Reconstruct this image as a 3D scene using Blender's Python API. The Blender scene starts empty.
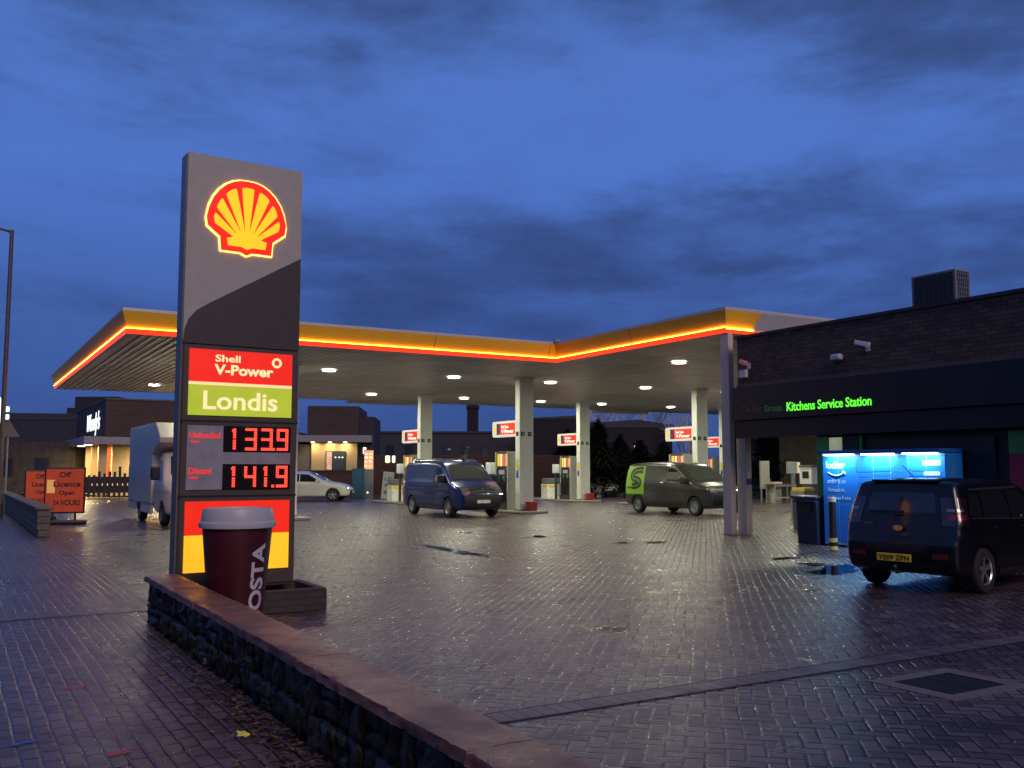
import bpy, bmesh, math, random
from mathutils import Vector, Matrix
random.seed(7)
PI = math.pi
scene = bpy.context.scene
COL = scene.collection
R = math.radians(30.5)
CR, SR = math.cos(R), math.sin(R)

def W(b, a, z=0.0):
    """site frame (b along the canopy front, a along the wall) to world"""
    return Vector((b*CR - a*SR, b*SR + a*CR, z))

# ------------------------------------------------------------------ materials
def newmat(name):
    m = bpy.data.materials.new(name); m.use_nodes = True
    nt = m.node_tree; nt.nodes.clear()
    out = nt.nodes.new('ShaderNodeOutputMaterial')
    return m, nt, out

class NT:
    def __init__(s, nt): s.nt = nt
    def n(s, t, **kw):
        nd = s.nt.nodes.new(t)
        for k, v in kw.items(): setattr(nd, k, v)
        return nd
    def link(s, a, b): s.nt.links.new(a, b)
    def math(s, op, a, b=None, c=None, clamp=False):
        nd = s.nt.nodes.new('ShaderNodeMath'); nd.operation = op; nd.use_clamp = clamp
        for i, v in enumerate((a, b, c)):
            if v is None: continue
            if isinstance(v, (int, float)): nd.inputs[i].default_value = v
            else: s.nt.links.new(v, nd.inputs[i])
        return nd.outputs[0]
    def ramp(s, fac, stops):
        nd = s.nt.nodes.new('ShaderNodeValToRGB')
        el = nd.color_ramp.elements
        while len(el) < len(stops): el.new(0.5)
        for e, (p, c) in zip(el, stops):
            e.position = p; e.color = (*c, 1) if len(c) == 3 else c
        s.nt.links.new(fac, nd.inputs[0]); return nd.outputs[0]
    def mix(s, fac, a, b, mode='MIX'):
        nd = s.nt.nodes.new('ShaderNodeMix'); nd.data_type = 'RGBA'; nd.blend_type = mode
        for i, v in ((0, fac), (6, a), (7, b)):
            if isinstance(v, (int, float)): nd.inputs[i].default_value = v
            elif isinstance(v, tuple): nd.inputs[i].default_value = (*v[:3], 1)
            else: s.nt.links.new(v, nd.inputs[i])
        return nd.outputs[2]
    def noise(s, vec, scale, detail=4, rough=0.55):
        nd = s.nt.nodes.new('ShaderNodeTexNoise')
        nd.inputs['Scale'].default_value = scale; nd.inputs['Detail'].default_value = detail
        nd.inputs['Roughness'].default_value = rough
        if vec is not None: s.nt.links.new(vec, nd.inputs['Vector'])
        return nd.outputs['Fac']

_cache = {}
def M(name, col=(.5,.5,.5), rough=.5, metal=0.0, var=0.15, vs=6.0, bump=0.0, bs=60.0, coat=0.0, spec=.5):
    if name in _cache: return _cache[name]
    m, nt, out = newmat(name); h = NT(nt)
    p = h.n('ShaderNodeBsdfPrincipled'); h.link(p.outputs[0], out.inputs[0])
    tc = h.n('ShaderNodeTexCoord').outputs['Object']
    f = h.noise(tc, vs, 5)
    c0 = tuple(max(0, c*(1-var)) for c in col); c1 = tuple(min(1, c*(1+var)) for c in col)
    h.link(h.ramp(f, [(.3, c0), (.7, c1)]), p.inputs['Base Color'])
    f2 = h.noise(tc, vs*3.1, 4)
    rr = h.n('ShaderNodeMapRange'); rr.inputs[3].default_value = max(0, rough*.8); rr.inputs[4].default_value = min(1, rough*1.25)
    h.link(f2, rr.inputs[0]); h.link(rr.outputs[0], p.inputs['Roughness'])
    p.inputs['Metallic'].default_value = metal
    p.inputs['Coat Weight'].default_value = coat; p.inputs['Coat Roughness'].default_value = .04
    p.inputs['Specular IOR Level'].default_value = spec
    if bump:
        bn = h.n('ShaderNodeBump'); bn.inputs['Strength'].default_value = bump; bn.inputs['Distance'].default_value = .01
        h.link(h.noise(tc, bs, 6, .65), bn.inputs['Height']); h.link(bn.outputs[0], p.inputs['Normal'])
    _cache[name] = m; return m

def PAINT(name, col, rough=.2, metal=.3, coat=1.0):
    if name in _cache: return _cache[name]
    m, nt, out = newmat(name); h = NT(nt)
    p = h.n('ShaderNodeBsdfPrincipled'); h.link(p.outputs[0], out.inputs[0])
    tc = h.n('ShaderNodeTexCoord').outputs['Object']
    # thin road grime towards a slightly duller tone in broad patches
    c = h.ramp(h.noise(tc, .9, 3), [(.35, col), (.75, tuple(x*.88+.004 for x in col))])
    h.link(c, p.inputs['Base Color']); p.inputs['Roughness'].default_value = rough; p.inputs['Metallic'].default_value = metal
    p.inputs['Coat Weight'].default_value = coat; p.inputs['Coat Roughness'].default_value = .05
    _cache[name] = m; return m

def E(name, col, strength, var=0.0):
    if name in _cache: return _cache[name]
    m, nt, out = newmat(name); h = NT(nt)
    p = h.n('ShaderNodeBsdfPrincipled'); h.link(p.outputs[0], out.inputs[0])
    p.inputs['Base Color'].default_value = (*[min(.8, c*.5) for c in col], 1)
    p.inputs['Roughness'].default_value = .35
    if var:
        tc = h.n('ShaderNodeTexCoord').outputs['Object']
        f = h.noise(tc, 3.0, 2)
        c = h.ramp(f, [(.3, tuple(x*(1-var) for x in col)), (.7, col)])
        h.link(c, p.inputs['Emission Color'])
    else:
        p.inputs['Emission Color'].default_value = (*col, 1)
    p.inputs['Emission Strength'].default_value = strength
    _cache[name] = m; return m

def brickmat(name, c1, c2, mortar, bw=.225, bh=.075, rough=.8, plane='xz'):
    if name in _cache: return _cache[name]
    m, nt, out = newmat(name); h = NT(nt)
    p = h.n('ShaderNodeBsdfPrincipled'); h.link(p.outputs[0], out.inputs[0])
    tc = h.n('ShaderNodeTexCoord').outputs['Object']
    sx = h.n('ShaderNodeSeparateXYZ'); h.link(tc, sx.inputs[0])
    cb = h.n('ShaderNodeCombineXYZ')
    s = h.math('ADD', sx.outputs[0], sx.outputs[1])
    h.link(s, cb.inputs[0]); h.link(sx.outputs[2], cb.inputs[1])
    br = h.n('ShaderNodeTexBrick'); h.link(cb.outputs[0], br.inputs['Vector'])
    br.inputs['Color1'].default_value = (*c1, 1); br.inputs['Color2'].default_value = (*c2, 1)
    br.inputs['Mortar'].default_value = (*mortar, 1); br.inputs['Scale'].default_value = 1
    br.inputs['Mortar Size'].default_value = .008; br.inputs['Brick Width'].default_value = bw
    br.inputs['Row Height'].default_value = bh
    f = h.noise(tc, 1.3, 6)
    c = h.mix(f, br.outputs[0], (.6, .6, .6), 'MULTIPLY')
    h.link(c, p.inputs['Base Color']); p.inputs['Roughness'].default_value = rough
    bn = h.n('ShaderNodeBump'); bn.inputs['Strength'].default_value = .6; bn.inputs['Distance'].default_value = .01
    hh = h.math('SUBTRACT', h.math('MULTIPLY', h.noise(tc, 40, 5), .5), br.outputs['Fac'])
    h.link(hh, bn.inputs['Height']); h.link(bn.outputs[0], p.inputs['Normal'])
    _cache[name] = m; return m

def pavingmat(name, base, running=False, wet=.5, seed=0.0, ang=0.0, unit=.115):
    """wet herringbone (or running bond) paving blocks, 200 x 100 mm"""
    m, nt, out = newmat(name); h = NT(nt)
    p = h.n('ShaderNodeBsdfPrincipled'); h.link(p.outputs[0], out.inputs[0])
    tc = h.n('ShaderNodeTexCoord').outputs['Object']
    # slight warp so the joints are not laser straight
    rt = h.n('ShaderNodeMapping'); rt.inputs['Rotation'].default_value = (0, 0, ang); h.link(tc, rt.inputs[0])
    sx0 = h.n('ShaderNodeSeparateXYZ'); h.link(rt.outputs[0], sx0.inputs[0])
    nz = h.noise(tc, 1.1, 3); nz2 = h.noise(tc, 1.7, 3)
    X = h.math('ADD', h.math('MULTIPLY', sx0.outputs[1 if running else 0], 1/unit), h.math('MULTIPLY', nz, .25 if running else .6))
    Y = h.math('ADD', h.math('MULTIPLY', sx0.outputs[0 if running else 1], 1/unit), h.math('MULTIPLY', nz2, .25 if running else .6))
    if not running:
        i = h.math('FLOOR', X); j = h.math('FLOOR', Y)
        fx = h.math('SUBTRACT', X, i); fy = h.math('SUBTRACT', Y, j)
        k = h.math('FLOORED_MODULO', h.math('SUBTRACT', i, j), 4.0)
        def eq(v): return h.math('COMPARE', k, float(v), .25)
        k0, k1, k2, k3 = eq(0), eq(1), eq(2), eq(3)
        ex0 = fx; ex1 = h.math('SUBTRACT', 1.0, fx); ey0 = fy; ey1 = h.math('SUBTRACT', 1.0, fy)
        mx = h.math('MINIMUM', ex0, ex1); my = h.math('MINIMUM', ey0, ey1)
        d0 = h.math('MINIMUM', my, ex0); d1 = h.math('MINIMUM', my, ex1)
        d3 = h.math('MINIMUM', mx, ey0); d2 = h.math('MINIMUM', mx, ey1)
        d = h.math('ADD', h.math('ADD', h.math('MULTIPLY', k0, d0), h.math('MULTIPLY', k1, d1)),
                   h.math('ADD', h.math('MULTIPLY', k2, d2), h.math('MULTIPLY', k3, d3)))
        bi = h.math('SUBTRACT', i, k1); bj = h.math('SUBTRACT', j, k2)
    else:
        j = h.math('FLOOR', Y); fy = h.math('SUBTRACT', Y, j)
        Xs = h.math('ADD', h.math('MULTIPLY', X, .5), h.math('MULTIPLY', h.math('FLOORED_MODULO', j, 2.0), .5))
        i = h.math('FLOOR', Xs); fx = h.math('SUBTRACT', Xs, i)
        mx = h.math('MULTIPLY', h.math('MINIMUM', fx, h.math('SUBTRACT', 1.0, fx)), 2.0)
        my = h.math('MINIMUM', fy, h.math('SUBTRACT', 1.0, fy))
        d = h.math('MINIMUM', mx, my); bi, bj = i, j
    cb = h.n('ShaderNodeCombineXYZ'); h.link(bi, cb.inputs[0]); h.link(bj, cb.inputs[1]); cb.inputs[2].default_value = seed
    wn = h.n('ShaderNodeTexWhiteNoise'); h.link(cb.outputs[0], wn.inputs['Vector'])
    rnd = wn.outputs['Value']
    joint = h.n('ShaderNodeMapRange'); joint.interpolation_type = 'SMOOTHSTEP'
    h.link(d, joint.inputs[0]); joint.inputs[1].default_value = .03; joint.inputs[2].default_value = .15
    big = h.noise(tc, .32, 5, .6); mid = h.noise(tc, 2.2, 5, .6); fine = h.noise(tc, 70, 4, .7)
    bc = [tuple(x*f for x in base) for f in (.6, 1.0, 1.5)]
    c = h.ramp(rnd, [(0, bc[0]), (.6, bc[1]), (1, bc[2])])
    c = h.mix(.75, c, h.ramp(mid, [(.3, (.62,.62,.62)), (.7, (1,1,1))]), 'MULTIPLY')
    c = h.mix(.6, c, h.ramp(big, [(.35, (.6,.57,.6)), (.65, (1.0,1.0,1.0))]), 'MULTIPLY')
    # long dark tracks and trench scars, patchy oil stains
    st = h.n('ShaderNodeMapping'); st.inputs['Scale'].default_value = (.10, .85, 1); st.inputs['Rotation'].default_value = (0,0,.35); h.link(tc, st.inputs[0])
    trk = h.noise(st.outputs[0], 1.0, 4, .55)
    c = h.mix(.85, c, h.ramp(trk, [(.36, (.50,.48,.50)), (.47, (1,1,1))]), 'MULTIPLY')
    oil = h.noise(tc, 1.15, 3, .5)
    c = h.mix(.7, c, h.ramp(oil, [(.60, (1,1,1)), (.70, (.42,.40,.42))]), 'MULTIPLY')
    pale = h.noise(tc, .8, 6, .7)
    c = h.mix(h.ramp(pale, [(.60, (0,0,0)), (.72, (.6,.6,.6))]), c, tuple(min(1, x*1.9) for x in base))
    c = h.mix(joint.outputs[0], tuple(x*.22 for x in base), c)
    h.link(c, p.inputs['Base Color'])
    # wetness: mostly a damp film, here and there standing water
    pn = h.noise(tc, .55, 4, .5)
    pud = h.n('ShaderNodeMapRange'); pud.interpolation_type = 'SMOOTHSTEP'
    h.link(pn, pud.inputs[0]); pud.inputs[1].default_value = .645; pud.inputs[2].default_value = .70
    r0 = h.n('ShaderNodeMapRange'); h.link(mid, r0.inputs[0]); r0.inputs[1].default_value = .3; r0.inputs[2].default_value = .7
    r0.inputs[3].default_value = .17 + .10*(1-wet); r0.inputs[4].default_value = .44 + .15*(1-wet)
    r1 = h.math('ADD', r0.outputs[0], h.math('MULTIPLY', rnd, .10))
    r1 = h.math('MULTIPLY', r1, h.math('ADD', .35, h.math('MULTIPLY', joint.outputs[0], .65)))
    r2 = h.math('MULTIPLY', r1, h.math('SUBTRACT', 1.0, h.math('MULTIPLY', pud.outputs[0], .9)))
    h.link(r2, p.inputs['Roughness'])
    p.inputs['Specular IOR Level'].default_value = .65
    tilt = h.math('MULTIPLY', h.math('ADD', rnd, h.math('MULTIPLY', mid, .8)), .30)
    hh = h.math('ADD', h.math('ADD', joint.outputs[0], tilt), h.math('MULTIPLY', fine, .55))
    hh = h.math('MULTIPLY', hh, h.math('SUBTRACT', 1.0, pud.outputs[0]))
    bn = h.n('ShaderNodeBump'); bn.inputs['Strength'].default_value = .85; bn.inputs['Distance'].default_value = .007
    h.link(hh, bn.inputs['Height']); h.link(bn.outputs[0], p.inputs['Normal'])
    return m

def glassmat(name, col=(.01,.012,.016), rough=.04):
    if name in _cache: return _cache[name]
    m, nt, out = newmat(name); h = NT(nt)
    p = h.n('ShaderNodeBsdfPrincipled'); h.link(p.outputs[0], out.inputs[0])
    p.inputs['Base Color'].default_value = (*col, 1); p.inputs['Roughness'].default_value = rough
    p.inputs['Coat Weight'].default_value = .6; p.inputs['Coat Roughness'].default_value = .02
    _cache[name] = m; return m

# ------------------------------------------------------------------ mesh helpers
class MB:
    def __init__(s): s.v = []; s.f = []
    def quad(s, a, b, c, d):
        n = len(s.v); s.v += [a, b, c, d]; s.f.append((n, n+1, n+2, n+3)); return s
    def box(s, x0, x1, y0, y1, z0, z1):
        n = len(s.v)
        s.v += [(x0,y0,z0),(x1,y0,z0),(x1,y1,z0),(x0,y1,z0),(x0,y0,z1),(x1,y0,z1),(x1,y1,z1),(x0,y1,z1)]
        s.f += [tuple(n+i for i in q) for q in ((0,3,2,1),(4,5,6,7),(0,1,5,4),(1,2,6,5),(2,3,7,6),(3,0,4,7))]
        return s
    def hexa(s, p):       # 8 corners, same order as box
        n = len(s.v); s.v += [tuple(q) for q in p]
        s.f += [tuple(n+i for i in q) for q in ((0,3,2,1),(4,5,6,7),(0,1,5,4),(1,2,6,5),(2,3,7,6),(3,0,4,7))]
        return s
    def prism(s, poly, axis, lo, hi):
        """poly: list of 2D; axis 'x': (y,z), 'y': (x,z), 'z': (x,y)"""
        def P(u, v, t): return {'x': (t,u,v), 'y': (u,t,v), 'z': (u,v,t)}[axis]
        n = len(s.v); k = len(poly)
        s.v += [P(u, v, lo) for u, v in poly] + [P(u, v, hi) for u, v in poly]
        s.f.append(tuple(n+i for i in range(k))); s.f.append(tuple(n+k+i for i in reversed(range(k))))
        for i in range(k):
            j = (i+1) % k; s.f.append((n+i, n+k+i, n+k+j, n+j))
        return s
    def cyl(s, p0, p1, r0, r1=None, n=16, cap=True):
        r1 = r0 if r1 is None else r1
        p0 = Vector(p0); p1 = Vector(p1); d = (p1-p0).normalized()
        u = d.orthogonal().normalized(); w = d.cross(u)
        b = len(s.v)
        for p, r in ((p0, r0), (p1, r1)):
            for i in range(n):
                t = 2*PI*i/n; s.v.append(tuple(p + u*r*math.cos(t) + w*r*math.sin(t)))
        for i in range(n):
            j = (i+1) % n; s.f.append((b+i, b+j, b+n+j, b+n+i))
        if cap:
            s.f.append(tuple(b+i for i in reversed(range(n)))); s.f.append(tuple(b+n+i for i in range(n)))
        return s
    def path(s, pts, r, n=8):
        for a, b in zip(pts[:-1], pts[1:]): s.cyl(a, b, r, r, n)
        return s
    def lathe(s, prof, n=32, axis='z', c=(0,0,0)):
        b = len(s.v); k = len(prof)
        for i in range(n):
            t = 2*PI*i/n
            for r, z in prof:
                x, y = r*math.cos(t), r*math.sin(t)
                q = (x, y, z) if axis == 'z' else (x, z, y)
                s.v.append((q[0]+c[0], q[1]+c[1], q[2]+c[2]))
        for i in range(n):
            j = (i+1) % n
            for m in range(k-1): s.f.append((b+i*k+m, b+j*k+m, b+j*k+m+1, b+i*k+m+1))
        return s
    def grid(s, rows):
        n = len(s.v); h = len(rows); w = len(rows[0])
        for r in rows: s.v += [tuple(p) for p in r]
        for i in range(h-1):
            for j in range(w-1): s.f.append((n+i*w+j, n+i*w+j+1, n+(i+1)*w+j+1, n+(i+1)*w+j))
        return s
    def build(s, name, mat, parent=None, bevel=0, smooth=False, seg=2, solid=0):
        me = bpy.data.meshes.new(name); me.from_pydata([tuple(v) for v in s.v], [], s.f)
        bm = bmesh.new(); bm.from_mesh(me)
        bmesh.ops.recalc_face_normals(bm, faces=bm.faces)
        if bevel:
            es = [e for e in bm.edges if len(e.link_faces) == 2 and e.calc_face_angle(0) > .5]
            bmesh.ops.bevel(bm, geom=es, offset=bevel, segments=seg, affect='EDGES', profile=.5, clamp_overlap=True)
        bm.to_mesh(me); bm.free()
        if smooth:
            me.polygons.foreach_set('use_smooth', [True]*len(me.polygons))
        if mat: me.materials.append(mat)
        o = bpy.data.objects.new(name, me); COL.objects.link(o)
        if smooth and not solid:
            try: me.set_sharp_from_angle(angle=.7)
            except Exception: pass
        if solid:
            md = o.modifiers.new('s', 'SOLIDIFY'); md.thickness = solid; md.offset = 0
        if parent: o.parent = parent
        return o

def tag(o, label=None, cat=None, group=None, kind=None):
    if label: o['label'] = label
    if cat: o['category'] = cat
    if group: o['group'] = group
    if kind: o['kind'] = kind
    return o
def thing(name, label, cat, b, a, z=0, rot=0, group=None):
    """Empty at site coordinates (b,a); rot is added to the site angle"""
    o = bpy.data.objects.new(name, None); COL.objects.link(o)
    o.location = W(b, a, z); o.rotation_euler = (0, 0, R + rot); o.empty_display_size = .2
    return tag(o, label, cat, group)
def struct(o): o['kind'] = 'structure'; return o
def copy_tree(o, parent=None):
    c = o.copy(); COL.objects.link(c)
    if parent: c.parent = parent
    for ch in o.children: copy_tree(ch, c)
    return c
def arealight(name, parent, loc, power, col, size, rot=(0,0,0), shape='DISK', sy=None, spread=PI):
    d = bpy.data.lights.new(name, 'AREA'); d.energy = power; d.color = col; d.shape = shape; d.size = size; d.spread = spread
    if sy: d.size_y = sy
    o = bpy.data.objects.new(name, d); COL.objects.link(o); o.location = loc; o.rotation_euler = rot
    if parent: o.parent = parent
    return o

def text(name, s, mat, parent, origin, ux, uz, w, h, depth=.004, bold=0.0, shear=0.0, spacing=1.0):
    """text mesh fitted in a w x h box whose lower left is origin; ux right, uz up"""
    cu = bpy.data.curves.new('t', 'FONT'); cu.body = s; cu.size = 1; cu.extrude = .5; cu.offset = bold; cu.shear = shear
    cu.space_character = spacing; cu.resolution_u = 3
    to = bpy.data.objects.new('t', cu); COL.objects.link(to)
    dg = bpy.context.evaluated_depsgraph_get()
    me = bpy.data.meshes.new_from_object(to.evaluated_get(dg))
    bpy.data.objects.remove(to)
    xs = [v.co.x for v in me.vertices]; ys = [v.co.y for v in me.vertices]
    x0, x1, y0, y1 = min(xs), max(xs), min(ys), max(ys)
    ux = Vector(ux).normalized(); uz = Vector(uz).normalized(); n = ux.cross(uz)
    if h is None: h = w*(y1-y0)/(x1-x0)
    for v in me.vertices:
        p = Vector(origin) + ux*((v.co.x-x0)/(x1-x0)*w) + uz*((v.co.y-y0)/(y1-y0)*h) + n*(v.co.z*depth)
        v.co = p
    me.materials.clear(); me.materials.append(mat); me.name = name
    o = bpy.data.objects.new(name, me); COL.objects.link(o)
    if parent: o.parent = parent
    return o

# ------------------------------------------------------------------ world, camera
w = bpy.data.worlds.new('World'); scene.world = w; w.use_nodes = True
nt = w.node_tree; nt.nodes.clear(); h = NT(nt)
out = h.n('ShaderNodeOutputWorld'); bg = h.n('ShaderNodeBackground'); h.link(bg.outputs[0], out.inputs[0])
g = h.n('ShaderNodeTexCoord').outputs['Generated']
sp = h.n('ShaderNodeSeparateXYZ'); h.link(g, sp.inputs[0])
zz = h.math('MAXIMUM', sp.outputs[2], 0.0)
# cloud layer in azimuth / elevation
az = h.math('ARCTAN2', sp.outputs[0], sp.outputs[1]); el = h.math('ARCSINE', sp.outputs[2])
den = h.math('ADD', zz, .30)
cbn = h.n('ShaderNodeCombineXYZ')
h.link(h.math('DIVIDE', sp.outputs[0], den), cbn.inputs[0]); h.link(h.math('DIVIDE', sp.outputs[1], den), cbn.inputs[1]); cbn.inputs[2].default_value = 1.3
wx = h.noise(cbn.outputs[0], 1.6, 5, .6); wy = h.noise(cbn.outputs[0], 2.3, 5, .6)
cw = h.n('ShaderNodeCombineXYZ'); h.link(h.math('MULTIPLY', az, 2.6), cw.inputs[0]); h.link(h.math('MULTIPLY', el, 8.5), cw.inputs[1]); cw.inputs[2].default_value = 4.2
c1 = h.noise(cbn.outputs[0], 1.15, 7, .6)
nd2 = h.n('ShaderNodeTexNoise'); nd2.inputs['Scale'].default_value = 1.7; nd2.inputs['Detail'].default_value = 9; nd2.inputs['Roughness'].default_value = .62; nd2.inputs['Distortion'].default_value = .2
h.link(cw.outputs[0], nd2.inputs['Vector']); c2 = nd2.outputs['Fac']
azw = h.math('ADD', az, h.math('MULTIPLY', h.math('SUBTRACT', wx, .5), .55))
elw = h.math('ADD', el, h.math('MULTIPLY', h.math('SUBTRACT', wy, .5), .22))
def bank(a0, e0, sa, se, amp):
    u = h.math('DIVIDE', h.math('SUBTRACT', azw, a0), sa); v = h.math('DIVIDE', h.math('SUBTRACT', elw, e0), se)
    q = h.math('ADD', h.math('MULTIPLY', u, u), h.math('MULTIPLY', v, v))
    return h.math('MULTIPLY', h.math('EXPONENT', h.math('MULTIPLY', q, -1.0)), amp)
tot = h.math('ADD', h.math('MULTIPLY', c1, .36), h.math('MULTIPLY', c2, .58))
for a0, e0, sa, se, amp in ((.24,.245,.17,.028,.12),(-.07,.225,.22,.045,.09),(.40,.47,.28,.09,.13),(-.30,.50,.40,.08,.08),(-.1,.14,.5,.04,.04),
                            (.08,.37,.26,.07,-.16),(.30,.31,.30,.035,-.10),(-.40,.25,.18,.12,-.08),(.5,.20,.12,.03,.10)):
    tot = h.math('ADD', tot, bank(a0, e0, sa, se, amp))
clr = h.n('ShaderNodeMapRange'); clr.interpolation_type = 'SMOOTHSTEP'; h.link(tot, clr.inputs[0])
clr.inputs[1].default_value = .35; clr.inputs[2].default_value = .68
base = h.ramp(zz, [(0, (.042,.088,.29)), (.12, (.050,.112,.37)), (.28, (.076,.176,.57)), (.40, (.080,.180,.56)), (.55, (.055,.125,.38)), (1, (.04,.09,.3))])
dark = h.ramp(zz, [(0, (.034,.066,.205)), (.15, (.031,.062,.20)), (.35, (.040,.078,.24)), (.5, (.038,.070,.20)), (1, (.03,.06,.18))])
skyc = h.mix(clr.outputs[0], base, dark)
ns = h.n('ShaderNodeTexSky'); ns.sky_type = 'NISHITA'; ns.sun_disc = False
ns.sun_elevation = math.radians(-3); ns.sun_rotation = math.radians(200)
skyc = h.mix(.02, skyc, ns.outputs[0], 'ADD')
h.link(skyc, bg.inputs[0]); bg.inputs[1].default_value = 1.0

cam = bpy.data.cameras.new('camera'); co = bpy.data.objects.new('camera', cam); COL.objects.link(co)
co.location = (0, 0, 1.65); co.rotation_euler = (math.radians(90+5.17), 0, 0)
cam.sensor_width = 36; cam.lens = 950/1024*36; cam.clip_end = 1500; cam.clip_start = .05
scene.camera = co
sd = bpy.data.lights.new('dusk_fill', 'SUN'); sd.energy = 1.3; sd.angle = math.radians(22); sd.color = (1.0, .72, .58)  # soft warm fill lamp added behind the camera, no such source at dusk
so = bpy.data.objects.new('dusk_fill', sd); COL.objects.link(so); so.rotation_euler = Vector((-.45,.90,-.68)).to_track_quat('-Z','Y').to_euler()
vs = scene.view_settings; vs.view_transform = 'Standard'; vs.look = 'None'; vs.exposure = 0; vs.gamma = 1
try:
    scene.render.engine = 'CYCLES'; scene.cycles.max_bounces = 6
    scene.cycles.sample_clamp_indirect = 3.0
except Exception: pass

# ------------------------------------------------------------------ common materials
white_steel = M('white_steel', (.78,.79,.76), .35, var=.05)
dark_grey = M('dark_grey_panel', (.045,.042,.042), .4)
black = M('black_plastic', (.012,.012,.013), .45)
rubber = M('rubber', (.014,.014,.015), .8)
chrome = M('bright_metal', (.7,.7,.7), .22, 1.0, var=.05)
concrete = M('concrete', (.20,.19,.18), .6, bump=.5)
GLASS = glassmat('window_glass')
led_red = E('led_red', (1.0,.04,.02), 2.2)
tlwhite = E('lamp_white', (1.0,.97,.82), 14)

# ------------------------------------------------------------------ ground
def sheet(name, b0, b1, a0, a1, z, mat, nb=1):
    mb = MB(); mb.quad((b0,a0,0),(b1,a0,0),(b1,a1,0),(b0,a1,0))
    o = mb.build(name, mat); o.location = (0,0,z); o.rotation_euler = (0,0,R); return struct(o)
asph = M('asphalt', (.045,.043,.045), .45, var=.3, vs=1.2, bump=.5, bs=90)
sheet('ground', -900, 900, -900, 900, -.13, asph)
pave = pavingmat('forecourt_blocks', (.130,.094,.100), wet=.95, ang=math.radians(42))
foot = pavingmat('pavement_blocks', (.140,.098,.112), running=True, wet=.8, seed=3, unit=.108)
def slab(name, b0, b1, a0, a1, z0, z1, mat):
    mb = MB().box(b0, b1, a0, a1, z0, z1); o = mb.build(name, mat); o.rotation_euler = (0,0,R); return struct(o)
slab('forecourt', 2.2, 60, -12, 62, -.2, 0, pave)
slab('pavement', -3.0, 2.196, -12, 62, -.2, -.003, foot)
slab('kerb', -3.15, -3.004, -12, 62, -.2, .0, concrete)
slab('road', -14, -3.2, -12, 62, -.2, -.12, asph)
# bands of soldier course blocks set in the paving
def bandmat():
    m, nt, out = newmat('channel_blocks'); h = NT(nt)
    p = h.n('ShaderNodeBsdfPrincipled'); h.link(p.outputs[0], out.inputs[0])
    tc = h.n('ShaderNodeTexCoord').outputs['Object']
    sx = h.n('ShaderNodeSeparateXYZ'); h.link(tc, sx.inputs[0])
    X = h.math('MULTIPLY', sx.outputs[0], 8.5); fx = h.math('FRACT', X)
    e = h.math('MINIMUM', fx, h.math('SUBTRACT', 1.0, fx))
    j = h.n('ShaderNodeMapRange'); h.link(e, j.inputs[0]); j.inputs[1].default_value = .03; j.inputs[2].default_value = .12
    wn = h.n('ShaderNodeTexWhiteNoise'); wn.noise_dimensions = '1D'; h.link(h.math('FLOOR', X), wn.inputs['W'])
    c = h.ramp(wn.outputs[0], [(0, (.085,.06,.07)), (1, (.16,.115,.125))])
    c = h.mix(j.outputs[0], (.025,.02,.022), c); h.link(c, p.inputs['Base Color'])
    h.link(h.math('ADD', .3, h.math('MULTIPLY', h.noise(tc, 3), .3)), p.inputs['Roughness'])
    bn = h.n('ShaderNodeBump'); bn.inputs['Strength'].default_value = .7; bn.inputs['Distance'].default_value = .008
    h.link(h.math('ADD', j.outputs[0], h.math('MULTIPLY', h.noise(tc, 60), .3)), bn.inputs['Height']); h.link(bn.outputs[0], p.inputs['Normal'])
    return m
bm_ = bandmat()
sheet('channel_course', 3.1, 16.6, 5.55, 5.77, .005, bm_)
edge = M('groove', (.02,.017,.018), .7)
sheet('channel_groove', 3.1, 16.6, 5.525, 5.55, .004, edge)
sheet('channel_groove', 3.1, 16.6, 5.77, 5.795, .004, edge)
sheet('crossing_joint', -1.5, 2.19, 11.95, 12.0, .001, edge)
sheet('crossing_setts', -1.5, 2.19, 12.0, 12.22, .001, M('pale_setts', (.12,.10,.105), .4, var=.5, vs=9, bump=.5))
# standing water
def waterblob(b, a, rb, ra, seed, z=.0045, rot=0):
    rnd = random.Random(seed); n = 72; ph = [rnd.uniform(0, 6.28) for _ in range(6)]
    pts = []
    for i in range(n):
        t = 2*PI*i/n; r = 1+.22*math.sin(2*t+ph[0])+.16*math.sin(3*t+ph[1])+.12*math.sin(5*t+ph[2])+.10*math.sin(9*t+ph[3])+.09*math.sin(17*t+ph[4])+.06*math.sin(31*t+ph[5])
        pts.append((rb*r*math.cos(t), ra*r*math.sin(t), 0))
    mb = MB(); mb.v = [(0,0,0)]+pts; mb.f = [(0, i+1, (i+1) % n+1) for i in range(n)]
    o = mb.build('puddle', water); o.location = W(b, a, z); o.rotation_euler = (0,0,R+rot); return struct(o)
water = glassmat('standing_water', (.012,.012,.014), .015)
for i, (b, a, rb, ra, ro) in enumerate([(8.95,17.4,.28,1.9,0),(12.6,20.2,.35,.5,0),(13.9,17.2,.45,.3,0),(13.6,12.9,.42,.24,0),(12.7,11.0,.9,.45,.5),(13.5,10.6,.5,.3,0)]):
    waterblob(b, a, rb*.8, ra*.8, i, rot=ro)

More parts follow.
